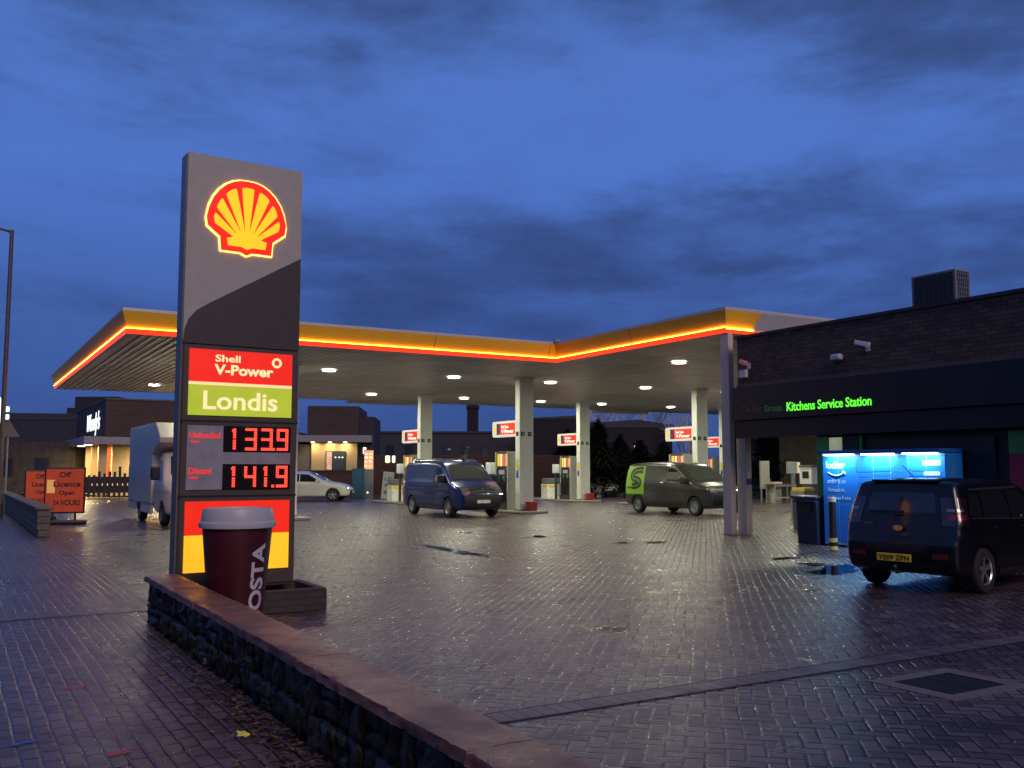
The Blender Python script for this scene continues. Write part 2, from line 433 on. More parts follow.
# drain cover with concrete surround
t = thing('drain_cover', 'dark square iron drain cover in a pale concrete surround on the forecourt', 'drain cover', 6.75, 4.78)
fr = MB()
for q in ((-.55,.55,-.44,-.3),(-.55,.55,.3,.44),(-.55,-.38,-.298,.298),(.38,.55,-.298,.298)): fr.box(*q, -.05, .006)
fr.build('concrete_surround', M('pale_concrete', (.15,.125,.12), .55, bump=.7, vs=9), t)
gr = MB()
for i in range(9): gr.box(-.36, .36, -.29+i*.066, -.29+i*.066+.04, -.03, .006)
for i in range(3): gr.box(-.377+i*.36, -.365+i*.36+.02, -.295, .295, -.04, .0035)
t.scale = (.88,.85,1)
gr.build('iron_grating', M('iron', (.03,.03,.033), .4, .6), t)
MB().quad((-.38,-.3,.0035),(.38,-.3,.0035),(.38,.3,.0035),(-.38,.3,.0035)).build('shaft', M('shaft_dark', (.01,.01,.01), .9), t)
# painted utility marks on the pavement
def paintmark(b, a, s, mat, seed, label):
    rnd = random.Random(seed); mb = MB()
    for k in range(4):
        cx, cy = rnd.uniform(-s, s), rnd.uniform(-s, s)*.5; n = 14; m0 = len(mb.v)
        mb.v.append((cx, cy, k*.0004)); 
        for i in range(n):
            t = 2*PI*i/n; r = s*rnd.uniform(.25, .55)
            mb.v.append((cx+r*math.cos(t), cy+r*.9*math.sin(t), k*.0004))
        for i in range(n): mb.f.append((m0, m0+1+i, m0+1+(i+1) % n))
    o = mb.build('paint_mark', mat); o.location = W(b, a, .001); o.rotation_euler = (0,0,R)
    return tag(o, label, 'paint mark', 'sprayed utility marks on the pavement')
redp = M('red_marker', (.42,.04,.05), .5, var=.3, vs=30); blup = M('blue_marker', (.04,.09,.34), .4, var=.3, vs=30)
paintmark(.89, 8.06, .085, redp, 1, 'red sprayed smudge on the pavement blocks, the farther one from the camera')
paintmark(.90, 6.09, .075, redp, 2, 'red sprayed smudge on the pavement blocks nearest the bottom edge')
paintmark(.47, 6.60, .085, blup, 3, 'blue sprayed smudge on the pavement blocks, near the left edge')

# ------------------------------------------------------------------ foreground stone wall
wall = thing('stone_wall', 'low dark wet rubble stone wall with broad reddish coping in the foreground', 'wall', 1.95, 0)
stonem = M('wet_stone', (.024,.022,.014), .22, var=.95, vs=14, bump=1.0, bs=40, spec=.5)
WA0, WA1 = -1.5, 11.12
def wallfacing():
    mb = MB(); rnd = random.Random(11)
    bm = bmesh.new()
    def stone(a0, a1, z0, z1, face, bw):
        # face -1: left side, jittered box, protruding by a varying amount
        d = rnd.uniform(-.015, .035)
        c = [(a0,z0),(a1,z0),(a1,z1),(a0,z1)]
        jj = lambda: rnd.uniform(-.012, .012)
        front = [(-d+rnd.uniform(-.02,.02), a+jj(), z+jj()) for a, z in c]
        ca = (a0+a1)/2; cz = (z0+z1)/2
        back = [(.1, a, z) for a, z in c]
        vb = [bm.verts.new(p) for p in back]; vf = [bm.verts.new(p) for p in front]
        bm.faces.new(vf[::-1])
        for i in range(4):
            j = (i+1) % 4; bm.faces.new((vb[i], vb[j], vf[j], vf[i]))
    z = -.02
    rows = [(.0,.20),(.205,.425)]
    for z0, z1 in rows:
        a = WA0
        while a < WA1:
            wd = rnd.choice([.05,.07,.09,.13,.18,.24])*rnd.uniform(.8,1.2)
            e = min(a+wd, WA1)
            dz = rnd.uniform(-.03,.03)
            if rnd.random() < .3 and wd > .08:
                zm = (z0+z1)/2+rnd.uniform(-.02,.02)
                stone(a+.005, e-.005, z0, zm-.004, -1, 0); stone(a+.005, e-.005, zm+.004, z1, -1, 0)
            else: stone(a+.005, e-.005, z0-.0 , z1, -1, 0)
            a = e
    bmesh.ops.recalc_face_normals(bm, faces=bm.faces)
    bmesh.ops.bevel(bm, geom=[e for e in bm.edges if len(e.link_faces) == 2], offset=.018, segments=2, affect='EDGES', clamp_overlap=True)
    bmesh.ops.subdivide_edges(bm, edges=[e for e in bm.edges if e.calc_length() > .035], cuts=3, use_grid_fill=True)
    from mathutils import noise
    for v in bm.verts:
        if v.co.x < .06:
            n = noise.fractal(v.co*14, .7, 2.0, 5); n2 = noise.noise(Vector((v.co.x*9, v.co.y*24, v.co.z*5)))
            v.co.x -= n*.026 + n2*.018 + noise.noise(Vector((v.co.x*30, v.co.y*70, v.co.z*22)))*.010; v.co.y += noise.noise(v.co*21)*.01; v.co.z += noise.noise(v.co*19+Vector((3,3,3)))*.008
    me = bpy.data.meshes.new('stone_facing'); bm.to_mesh(me); bm.free()
    me.polygons.foreach_set('use_smooth', [True]*len(me.polygons))
    me.materials.append(stonem); o = bpy.data.objects.new('stone_facing', me); COL.objects.link(o); o.parent = wall
wallfacing()
MB().box(.055, .275, WA0, WA1-.03, -.05, .43).build('core', M('mortar_dark', (.03,.028,.025), .9, bump=1, bs=30), wall)
def stone_end():
    mb = MB(); rnd = random.Random(5)
    for z0, z1 in ((0,.15),(.155,.29),(.295,.425)):
        x = .0
        while x < .25:
            e = min(x+rnd.uniform(.12,.2), .275); mb.box(x+.004, e-.004, WA1-.05, WA1+rnd.uniform(0,.025), z0, z1); x = e
    mb.build('end_stones', stonem, wall, bevel=.014)
stone_end()
copm = M('coping_concrete', (.19,.090,.072), .40, var=.45, vs=7, bump=1.0, bs=60)
cj = [WA0-.02, -.1, 1.15, 2.4, 3.6, 4.75, 5.85, 6.85, 7.75, 8.75, 9.75, 11.2]
from mathutils import noise as mnoise
def copingslab(a0, a1, seed):
    nx, na, nz = 8, max(6, int((a1-a0)/.045)), 3
    x0, x1, z0, z1 = -.055, .30, .432, .492
    bm = bmesh.new(); bmesh.ops.create_cube(bm, size=1)
    for v in bm.verts: v.co = Vector((x0+(v.co.x+.5)*(x1-x0), a0+(v.co.y+.5)*(a1-a0), z0+(v.co.z+.5)*(z1-z0)))
    ea = [e for e in bm.edges if abs(e.verts[0].co.y-e.verts[1].co.y) > .1]; bmesh.ops.subdivide_edges(bm, edges=ea, cuts=na, use_grid_fill=True)
    ex = [e for e in bm.edges if abs(e.verts[0].co.x-e.verts[1].co.x) > .1]; bmesh.ops.subdivide_edges(bm, edges=ex, cuts=nx, use_grid_fill=True)
    ez = [e for e in bm.edges if abs(e.verts[0].co.z-e.verts[1].co.z) > .03]; bmesh.ops.subdivide_edges(bm, edges=ez, cuts=nz, use_grid_fill=True)
    for v in bm.verts:
        p = v.co.copy(); q = Vector((p.x*9+seed, p.y*9, p.z*20))
        v.co.z += mnoise.noise(q)*.0035 + mnoise.noise(q*4)*.0018
        if p.x < x0+.03 or p.x > x1-.03:
            s_ = 1 if p.x < .2 else -1; top = max(0, (p.z-z0)/(z1-z0))
            n = mnoise.fractal(Vector((p.y*11, seed, p.z*16)), .8, 2.0, 4)
            v.co.x += s_*(.006*top+.011*n+ .010*max(0, mnoise.noise(Vector((p.y*30, seed*3, 1)))-.15)*3*top)
            if p.z > z1-.005: v.co.z -= .004+.006*abs(n)
        if p.y < a0+.02 or p.y > a1-.02: v.co.y += mnoise.noise(Vector((p.x*22, p.y*5, p.z*20)))*.006
    me = bpy.data.meshes.new('coping_slab'); bm.to_mesh(me); bm.free()
    me.polygons.foreach_set('use_smooth', [True]*len(me.polygons))
    try: me.set_sharp_from_angle(angle=.8)
    except Exception: pass
    me.materials.append(copm); o = bpy.data.objects.new('coping_slab', me); COL.objects.link(o); o.parent = wall
    o.location.z = random.uniform(-.003,.003); o.location.x = random.uniform(-.004,.004)
def copmat():
    m, nt, out = newmat('coping_concrete'); h = NT(nt)
    p = h.n('ShaderNodeBsdfPrincipled'); h.link(p.outputs[0], out.inputs[0])
    tc = h.n('ShaderNodeTexCoord').outputs['Object']
    n1 = h.noise(tc, 5, 7, .65); n2 = h.noise(tc, 90, 4, .7); n3 = h.noise(tc, 1.6, 5, .6); n4 = h.noise(tc, 17, 5, .7)
    c = h.ramp(n1, [(.3, (.13,.055,.042)), (.55, (.23,.095,.068)), (.75, (.29,.14,.10))])
    c = h.mix(h.ramp(n4, [(.56, (0,0,0)), (.66, (.75,.75,.75))]), c, (.045,.045,.030))
    c = h.mix(h.ramp(n3, [(.52, (0,0,0)), (.66, (.7,.7,.7))]), c, (.075,.050,.045))
    c = h.mix(.6, c, h.ramp(n2, [(.3, (.5,.5,.5)), (.6, (1.15,1.15,1.15))]), 'MULTIPLY')
    h.link(c, p.inputs['Base Color'])
    r = h.n('ShaderNodeMapRange'); h.link(n3, r.inputs[0]); r.inputs[1].default_value = .35; r.inputs[2].default_value = .65; r.inputs[3].default_value = .2; r.inputs[4].default_value = .5
    h.link(r.outputs[0], p.inputs['Roughness'])
    bn = h.n('ShaderNodeBump'); bn.inputs['Strength'].default_value = .9; bn.inputs['Distance'].default_value = .006
    h.link(h.math('ADD', n2, h.math('MULTIPLY', n4, 1.2)), bn.inputs['Height']); h.link(bn.outputs[0], p.inputs['Normal'])
    return m
copm = copmat()
for i in range(len(cj)-1): copingslab(cj[i]+.006, cj[i+1]-.006, i*1.7+.3)

sheet('concrete_strip', 2.22, 2.66, -4, 8.6, .004, copm)
sheet('concrete_strip', 2.22, 2.40, 8.604, 11.0, .004, copm)
# leaf litter at the foot of the wall
def leaves():
    rnd = random.Random(21); mb = MB()
    for i in range(1500):
        a = rnd.uniform(2.5, 10.8); d = abs(rnd.gauss(0, .13)); cl = .5+.5*math.sin(a*1.7)
        if a > 8.3 and rnd.random() < .6: continue
        b = 1.90 - d*(1.0+cl)
        s = rnd.uniform(.012, .034); t = rnd.uniform(0, 6.28); tilt = rnd.uniform(-.5,.5)
        z = rnd.uniform(.002,.03)*max(.15, 1-d*3)
        n = 7; m0 = len(mb.v)
        for k in range(n):
            q = 2*PI*k/n; r = s*(1 if k % 2 else .6)
            x = r*math.cos(q); y = r*.75*math.sin(q)
            mb.v.append((b+x*math.cos(t)-y*math.sin(t), a+x*math.sin(t)+y*math.cos(t), z+x*tilt*.5+.006))
        mb.f.append(tuple(m0+k for k in range(n)))
    o = mb.build('leaf_litter', M('leaf_litter', (.13,.085,.045), .35, var=.7, vs=12)); o.rotation_euler = (0,0,R)
    tag(o, 'wet brown fallen leaves heaped along the foot of the stone wall', 'leaf litter', kind='stuff')
leaves()
def leaf(b, a, s, col, nm, label, rot):
    mb = MB(); pts = []
    for k in range(22):
        q = 2*PI*k/22; r = s*(.55+.45*abs(math.cos(2.5*q)))
        pts.append((r*math.cos(q), r*math.sin(q), .004*math.sin(3*q)))
    mb.v = [(0,0,.006)]+pts; mb.f = [(0, k+1, (k+1) % 22+1) for k in range(22)]
    o = mb.build('fallen_leaf', M(nm, col, .45, var=.2, vs=40)); o.location = W(b, a, .04); o.rotation_euler = (.3,.2,rot)
    tag(o, label, 'leaf')
leaf(1.62, 6.0, .045, (.75,.66,.1), 'yellow_leaf', 'bright yellow fallen leaf lying in the litter by the wall', .5)
leaf(1.76, 5.85, .05, (.28,.13,.03), 'brown_leaf', 'orange brown fallen leaf right of the yellow one', 1.9)

# ------------------------------------------------------------------ totem sign
sg = thing('price_totem', 'tall grey roadside petrol price totem with red and yellow scallop emblem', 'price sign', 2.27, 11.42, 0, math.radians(3.5))
SW, SH = 1.42, 5.42
greym = M('totem_grey', (.38,.38,.34), .38, var=.06)
darkm = M('totem_dark', (.062,.050,.046), .38, var=.08)
MB().box(0, SW, .02, .22, .26, SH).build('cabinet', darkm, sg, bevel=.01)
MB().box(-.018, .0, .01, .22, .2, SH-.02).build('side_trim', M('satin_steel', (.17,.165,.16), .35, .2), sg, bevel=.004)
# upper grey face, cut by the diagonal
poly = [(0,3.16),(.015,3.3),(.06,3.42),(.15,3.53),(.3,3.63),(SW,4.30),(SW,SH),(0,SH)]
MB().prism(poly, 'y', -.004, .02).build('grey_face', greym, sg)
poly2 = [(0,3.135),(SW,3.135),(SW,4.297),(.3,3.627),(.15,3.527),(.06,3.417),(.015,3.297),(.003,3.16)]
MB().prism(poly2, 'y', -.002, .02).build('dark_face', darkm, sg)
MB().box(.02, SW-.02, .0, .02, .3, 3.12).build('lower_face', M('totem_bronze', (.075,.060,.052), .4, var=.08), sg)
for zz0 in (2.215, 1.335): MB().box(.0, SW, -.006, .02, zz0, zz0+.02).build('joint_strip', black, sg)
# scallop emblem
def scallop(parent, cx, cz, s, y):
    half = [(0,.475),(.09,.47),(.18,.445),(.27,.395),(.35,.32),(.42,.22),(.47,.10),(.50,-.03),(.485,-.14),(.33,-.26),(.315,-.43),(.07,-.43),(0,-.465)]
    def full(h, k=1.0):
        pts = [(cx+x*s*k, cz+(z*k)*s) for x, z in h]
        pts += [(cx-x*s*k, cz+(z*k)*s) for x, z in reversed(h[1:-1])]
        return pts
    hb = [( (x+ (.016 if x > 0 else 0)), z+(.016 if z > 0 else -.016)) for x, z in half]
    e = MB().prism(full(hb), 'y', y+.006, y+.012).build('halo_edge', E('halo', (1.0,.46,.08), 5.0), parent)
    rd = MB().prism(full(half), 'y', y-.02, y+.004).build('scallop_shell', E('shell_red', (.86,.018,.006), 1.0), parent)
    ym = E('shell_yellow', (1.0,.56,.012), 1.0); mb = MB()
    base = (0, -.34)
    # rim radius from base point as function of angle, from the inset outline
    ins = [(x*.83 if abs(x) > .0 else 0, z*.83-.005 if z > 0 else z*.83) for x, z in half[:10]]
    def rim(th):
        best = .40; d = (math.sin(th), math.cos(th))
        pts = [(-x, z) for x, z in reversed(ins)] + ins
        for (x0, z0), (x1, z1) in zip(pts[:-1], pts[1:]):
            ex, ez = x1-x0, z1-z0; qx, qz = x0-base[0], z0-base[1]
            det = d[0]*(-ez) + ex*d[1]
            if abs(det) < 1e-9: continue
            tt = (qx*(-ez)+ex*qz)/det; uu = (d[0]*qz-d[1]*qx)/det
            if tt > 0 and -.001 <= uu <= 1.001: best = tt
        return best
    n = 7; A = math.radians(63); step = 2*A/n
    for k in range(n):
        t0 = -A+k*step; t1 = t0+step; g = step*.16
        a0, a1 = t0+g, t1-g
        rr = [(a0+(a1-a0)*i/5) for i in range(6)]
        outer = [(base[0]+math.sin(t)*rim(t)*(1.0 if 0 < i < 5 else .985), base[1]+math.cos(t)*rim(t)*(1.0 if 0 < i < 5 else .985)) for i, t in enumerate(rr)]
        tm = (t0+t1)/2; r0 = .17
        inner = [(base[0]+math.sin(t1-.01)*r0, base[1]+math.cos(t1-.01)*r0), (base[0]+math.sin(t0+.01)*r0, base[1]+math.cos(t0+.01)*r0)]
        poly = [(cx+x*s, cz+z*s) for x, z in outer+inner]
        mb.prism(poly, 'y', y-.028, y-.018)
    bp = [(0,-.395),(.07,-.365),(.235,-.365),(.25,-.275),(.17,-.25),(.1,-.18),(0,-.165),(-.1,-.18),(-.17,-.25),(-.25,-.275),(-.235,-.365),(-.07,-.365)]
    mb.prism([(cx+x*s, cz+z*s) for x, z in bp], 'y', y-.0285, y-.0175)
    mb.build('shell_ribs', ym, rd)
scallop(sg, .715, 4.70, .98, -.02)
# fuel brand panel
FX0, FX1 = .08, SW-.09
p = MB().box(FX0, FX1, -.02, .01, 2.685, 3.07).build('red_light_panel', E('panel_red', (.80,.022,.010), 1.0, .12), sg)
MB().box(FX0, FX1, -.018, .01, 2.65, 2.684).build('cream_light_strip', E('panel_cream', (1,.72,.35), .9), sg)
MB().box(FX0, FX1, -.02, .01, 2.29, 2.649).build('green_light_panel', E('panel_green', (.42,.50,.035), .95, .12), sg)
cream = E('letter_cream', (1.0,.75,.38), 1.05)
text('panel_lettering', 'Shell', cream, p, (.38,-.022,2.93), (1,0,0), (0,0,1), .3, .085, .006, .02)
text('panel_lettering', 'V-Power', cream, p, (.37,-.022,2.775), (1,0,0), (0,0,1), .72, .125, .006, .03)
text('panel_lettering', 'Londis', E('letter_pale', (.95,.78,.42), .95), sg, (.25,-.022,2.36), (1,0,0), (0,0,1), .90, .22, .006, .015)
ring = MB(); ring.lathe([(.035,-.003),(.062,-.003),(.062,.003),(.035,.003),(.035,-.003)], 20, 'y', (1.13,-.026,2.955)); ring.build('ring_mark', cream, p)
# price board
MB().box(FX0, .50, -.012, .01, 1.42, 2.17).build('price_board', M('board_grey', (.27,.28,.32), .4), sg)
MB().box(.50, FX1, -.012, .01, 1.72, 1.86).build('price_board', M('board_grey', (.27,.28,.32), .4), sg)
blk = M('display_black', (.012,.008,.008), .25)
MB().box(.505, FX1, -.014, .012, 1.865, 2.17).build('digit_display', blk, sg)
MB().box(.505, FX1, -.014, .012, 1.42, 1.715).build('digit_display', blk, sg)
def digits(s, x0, x1, z0, z1, parent):
    n = len(s.replace('.', '')); cw = (x1-x0)/n; hgt = z1-z0; th = .031
    SEG = {'1':'bc','3':'abgcd','9':'abcdfg','4':'bcfg'}
    i = 0
    for ch in s:
        mb = MB()
        if ch == '.': mb.box(x0+i*cw-.035, x0+i*cw-.005, -.026, -.014, z0, z0+.03).build('decimal_point', E('digit_red', (1.0,.05,.03), 2.2), parent); continue
        l = x0+i*cw+.02; r = l+cw*.72; m = (z0+z1)/2
        if ch == '1': l = l-.02; r = l+cw*.52
        for q in SEG[ch]:
            bx = {'a':(l,r,z1-th,z1),'d':(l,r,z0,z0+th),'g':(l,r,m-th/2,m+th/2),'b':(r-th,r,m+.006,z1-.006),'c':(r-th,r,z0+.006,m-.006),
                  'f':(l,l+th,m+.006,z1-.006),'e':(l,l+th,z0+.006,m-.006)}[q]
            # dotted LED look: each bar is a row of small lamps
            (xa, xb, za, zb) = bx
            if xb-xa > zb-za:
                k = 4
                for t in range(k): mb.box(xa+(xb-xa)*t/k+.003, xa+(xb-xa)*(t+1)/k-.003, -.026, -.014, za, zb)
            else:
                k = 4
                for t in range(k): mb.box(xa, xb, -.026, -.014, za+(zb-za)*t/k+.003, za+(zb-za)*(t+1)/k-.003)
        if ch == '1': mb.box(l+cw*.30, r-th-.004, -.026, -.014, z1-.05, z1-.02); mb.box(l+cw*.34, r+.03, -.026, -.014, z0, z0+th) if False else None
        i += 1
        mb.build('price_digit', E('digit_red', (1.0,.05,.03), 2.2), parent)
digits('133.9', .545, FX1, 1.885, 2.15, sg)
digits('141.9', .545, FX1, 1.44, 1.70, sg)
rl = E('label_red', (.9,.02,.02), 1.0)
text('price_label', 'Unleaded', rl, sg, (.105,-.014,2.02), (1,0,0), (0,0,1), .36, .075, .006, .008)
text('price_label', 'Diesel', rl, sg, (.105,-.014,1.60), (1,0,0), (0,0,1), .26, .075, .006, .008)
text('price_label', 'Save', rl, sg, (.12,-.014,1.965), (1,0,0), (0,0,1), .1, .035, .006, .01)
text('price_label', 'Save', rl, sg, (.12,-.014,1.545), (1,0,0), (0,0,1), .1, .035, .006, .01)
# bottom panel
MB().box(FX0, FX1, -.02, .01, .90, 1.285).build('red_light_panel', E('panel_red', (.80,.022,.010), 1.0, .12), sg)
MB().box(FX0, FX1, -.02, .01, .47, .895).build('yellow_light_panel', E('panel_yellow', (1.0,.50,.02), 1.05, .1), sg)
# plinth (hollow brick box)
pl = thing('sign_plinth', 'low hollow brick plinth around the foot of the totem', 'plinth', 2.42, 10.98)
pb = brickmat('plinth_brick', (.07,.055,.05), (.05,.045,.045), (.04,.04,.04))
mb = MB(); mb.box(0, 1.5, 0, .1, 0, .26); mb.box(1.40, 1.5, .1, .9, 0, .26); mb.box(0, 1.5, .9, 1.0, 0, .26); mb.box(0, .1, .1, .9, 0, .26)
mb.build('brick_kerb', pb, pl, bevel=.008)
MB().box(.1, 1.4, .1, .9, 0, .06).build('gravel_fill', M('gravel', (.08,.075,.07), .8, var=.5, vs=40, bump=1), pl)

# ------------------------------------------------------------------ giant cup
cp = thing('giant_cup', 'giant burgundy takeaway coffee cup with grey plastic lid standing behind the wall', 'advertising cup', 2.645, 10.20)
cupm = M('cup_burgundy', (.060,.008,.014), .38, var=.12)
MB().lathe([(0,0),(.262,0),(.268,.015),(.362,1.10),(.362,1.11),(0,1.11)], 48).build('cup_body', cupm, cp, smooth=True)
lid = M('cup_lid', (.42,.44,.47), .4, var=.06, bump=.05)
MB().lathe([(0,1.09),(.36,1.05),(.392,1.05),(.398,1.075),(.392,1.105),(.372,1.12),(.366,1.21),(.350,1.245),(.33,1.25),(.325,1.235),(.31,1.22),(0,1.215)], 48).build('lid', lid, cp, smooth=True)
def cuptext(s, z0, z1, ang, wid):
    # vertical lettering wrapped on the cup's conical wall
    cu = bpy.data.curves.new('t', 'FONT'); cu.body = s; cu.size = 1; cu.extrude = .5; cu.offset = .028
    to = bpy.data.objects.new('t', cu); COL.objects.link(to)
    dg = bpy.context.evaluated_depsgraph_get(); me = bpy.data.meshes.new_from_object(to.evaluated_get(dg)); bpy.data.objects.remove(to)
    xs = [v.co.x for v in me.vertices]; ys = [v.co.y for v in me.vertices]
    x0, x1, y0, y1 = min(xs), max(xs), min(ys), max(ys)
    bm = bmesh.new(); bm.from_mesh(me); bmesh.ops.triangulate(bm, faces=bm.faces)
    for _ in range(4):
        es = [e for e in bm.edges if e.calc_length() > .16]
        if es: bmesh.ops.subdivide_edges(bm, edges=es, cuts=1); bmesh.ops.triangulate(bm, faces=bm.faces)
    bm.to_mesh(me); bm.free()
    for v in me.vertices:
        z = z0+(v.co.x-x0)/(x1-x0)*(z1-z0); off = ((v.co.y-y0)/(y1-y0)-.5)*wid
        r = .265+(z/1.1)*.098+.005+v.co.z*.005
        t = ang - off/r
        v.co = (r*math.cos(t), r*math.sin(t), z)
    me.materials.clear(); me.materials.append(M('cup_letter', (.55,.55,.60), .5, var=.05)); me.name = 'cup_lettering'
    o = bpy.data.objects.new('cup_lettering', me); COL.objects.link(o); o.parent = cp
cuptext('COSTA', .02, .89, math.radians(-90-30.5+15.7+41), .165)

# ------------------------------------------------------------------ canopy
CZ = 5.2
cn = thing('canopy', 'huge flat petrol station canopy with orange glowing edge and yellow fascia', 'canopy', 0, 0)
P = [(3.8,26.3),(17.2,26.3),(17.2,18.25),(44,18.25),(44,46.2),(3.8,46.2)]
def soffitmat():
    m, nt, out = newmat('soffit_panels'); h = NT(nt)
    p = h.n('ShaderNodeBsdfPrincipled'); h.link(p.outputs[0], out.inputs[0])
    tc = h.n('ShaderNodeTexCoord').outputs['Object']
    sx = h.n('ShaderNodeSeparateXYZ'); h.link(tc, sx.inputs[0])
    X = h.math('MULTIPLY', sx.outputs[0], 1/.3); fx = h.math('FRACT', X)
    e = h.math('MINIMUM', fx, h.math('SUBTRACT', 1.0, fx))
    j = h.n('ShaderNodeMapRange'); h.link(e, j.inputs[0]); j.inputs[1].default_value = .0; j.inputs[2].default_value = .10
    c = h.ramp(h.noise(tc, .5, 5), [(.3, (.66,.68,.62)), (.7, (.80,.82,.76))])
    c = h.mix(j.outputs[0], (.25,.25,.22), c)
    Y = h.math('FRACT', h.math('MULTIPLY', sx.outputs[1], 1/3.9)); ye = h.math('MINIMUM', Y, h.math('SUBTRACT', 1.0, Y))
    js = h.n('ShaderNodeMapRange'); h.link(ye, js.inputs[0]); js.inputs[1].default_value = .0; js.inputs[2].default_value = .012
    c = h.mix(js.outputs[0], (.12,.12,.10), c)
    stn = h.noise(tc, .9, 7, .7)
    c = h.mix(.6, c, h.ramp(stn, [(.40, (.62,.60,.52)), (.60, (1,1,1))]), 'MULTIPLY')
    wn = h.n('ShaderNodeTexWhiteNoise'); wn.noise_dimensions = '1D'; h.link(h.math('FLOOR', X), wn.inputs['W'])
    c = h.mix(.25, c, h.ramp(wn.outputs[0], [(0, (.6,.6,.6)), (1, (1,1,1))]), 'MULTIPLY')
    h.link(c, p.inputs['Base Color']); p.inputs['Roughness'].default_value = .38
    bn = h.n('ShaderNodeBump'); bn.inputs['Strength'].default_value = 1; bn.inputs['Distance'].default_value = .02
    h.link(j.outputs[0], bn.inputs['Height']); h.link(bn.outputs[0], p.inputs['Normal'])
    return m
mb = MB(); 
mb.prism([(3.8,26.4),(17.3,26.4),(17.3,18.25),(43.9,18.25),(43.9,46.1),(3.8,46.1)], 'z', CZ+.02, CZ+.25)
mb.build('soffit', soffitmat(), cn)
fl = .13     # outward flare
def off(P, d):
    # inset/outset an axis aligned polygon (ccw)
    n = len(P); r = []
    for i in range(n):
        p0, p1, p2 = P[i-1], P[i], P[(i+1) % n]
        def nrm(a, b):
            dx, dy = b[0]-a[0], b[1]-a[1]; l = math.hypot(dx, dy); return (dy/l, -dx/l)
        n1, n2 = nrm(p0, p1), nrm(p1, p2)
        r.append((p1[0]+d*(n1[0]+n2[0]), p1[1]+d*(n1[1]+n2[1])))
    return r
def ringstrip(name, mat, d0, z0, d1, z1, idx, thick=.0, parent=cn):
    A = off(P, d0); B = off(P, d1); mb = MB()
    for i in idx:
        j = (i+1) % len(P)
        mb.quad((*A[i], z0), (*A[j], z0), (*B[j], z1), (*B[i], z1))
    return mb.build(name, mat, parent)
allr = range(6)
ringstrip('red_led_band', E('led_band_red', (1.0,.045,.012), 1.3), 0.0, CZ, .02, CZ+.14, (5,0,1))
ringstrip('red_led_band', E('led_band_red', (1,1,1), 1), 0.0, CZ, .02, CZ+.10, (2,))
ringstrip('orange_led_tube', E('led_tube_orange', (1.0,.34,.03), 16.0), .02, CZ+.14, .04, CZ+.16, (5,0,1))
def yelfas(): return M('fascia_yellow', (.82,.47,.03), .45, var=.05, vs=.6)
ringstrip('yellow_fascia', yelfas(), .0, CZ+.162, fl, CZ+.59, (5,0,1))
ringstrip('white_cap', M('cap_white', (.42,.42,.42), .4, var=.05), fl, CZ+.59, fl-.02, CZ+.67, allr)
ringstrip('white_side_fascia', M('cap_white', (.42,.42,.42), .4), .0, CZ+.10, fl, CZ+.59, (3,4))
# bottom lip below the flare
ringstrip('soffit_edge', M('edge_grey', (.5,.5,.46), .5), 0.0, CZ, -.15, CZ+.0, allr)
# end bit of the front right face: short lit piece then plain white
A = off(P, 0); B = off(P, fl)
bs = 18.15
def bit(name, mat, b0, b1, d0, z0, d1, z1, c0=0, c1=0):
    MB().quad((b0+c0, 18.25-d0, z0), (b1, 18.25-d0, z0), (b1+c1, 18.25-d1, z1), (b0+c0 - (fl if d1 == fl and b0 < 17.3 else 0), 18.25-d1, z1)).build(name, mat, cn)
bit('orange_led_tube', E('led_tube_orange', (1,1,1), 1), 17.18, bs, .02, CZ+.10, .05, CZ+.135)
MB().quad((17.2,18.25,CZ+.14),(bs,18.25,CZ+.14),(bs+.20,18.25-fl,CZ+.59),(17.2-fl,18.25-fl,CZ+.59)).build('yellow_fascia', yelfas(), cn)
MB().quad((bs,18.25,CZ+.14),(44,18.25,CZ+.14),(44+fl,18.25-fl,CZ+.59),(bs+.20,18.25-fl,CZ+.59)).build('white_side_fascia', M('cap_white'), cn)
# panel joints in the fascia
jm = M('joint_brown', (.35,.16,.02), .6)
for b in (8.2, 12.7, 16.9): MB().quad((b-.012,26.297,CZ+.14),(b+.012,26.297,CZ+.14),(b+.012,26.296-fl,CZ+.59),(b-.012,26.296-fl,CZ+.59)).build('fascia_joint', jm, cn)
MB().quad((17.197,22.188,CZ+.14),(17.197,22.212,CZ+.14),(17.196-fl,22.212,CZ+.59),(17.196-fl,22.188,CZ+.59)).build('fascia_joint', jm, cn)
mb = MB(); T = off(P, -.06); mb.prism(T, 'z', CZ+.42, CZ+.665); mb.build('roof_deck', M('roof_grey', (.35,.35,.36), .7), cn)
MB().box(17.0,17.16,26.0,26.14,CZ+.67,CZ+.74).build('roof_vent', M('roof_grey'), cn)
# battens that show at the left end of the soffit
mb = MB()
for i in range(15): mb.box(4.2+i*.24, 4.2+i*.24+.035, 26.45, 46.0, CZ-.03, CZ+.018)
mb.build('soffit_batten', M('batten', (.92,.92,.86), .2), cn)
for (b0,b1) in ((17.5,21.5),(33,37)): MB().box(b0,b1,46.25,46.6,CZ-.12,CZ+.1).build('gutter', M('gutter_white', (.55,.55,.5), .5), cn)

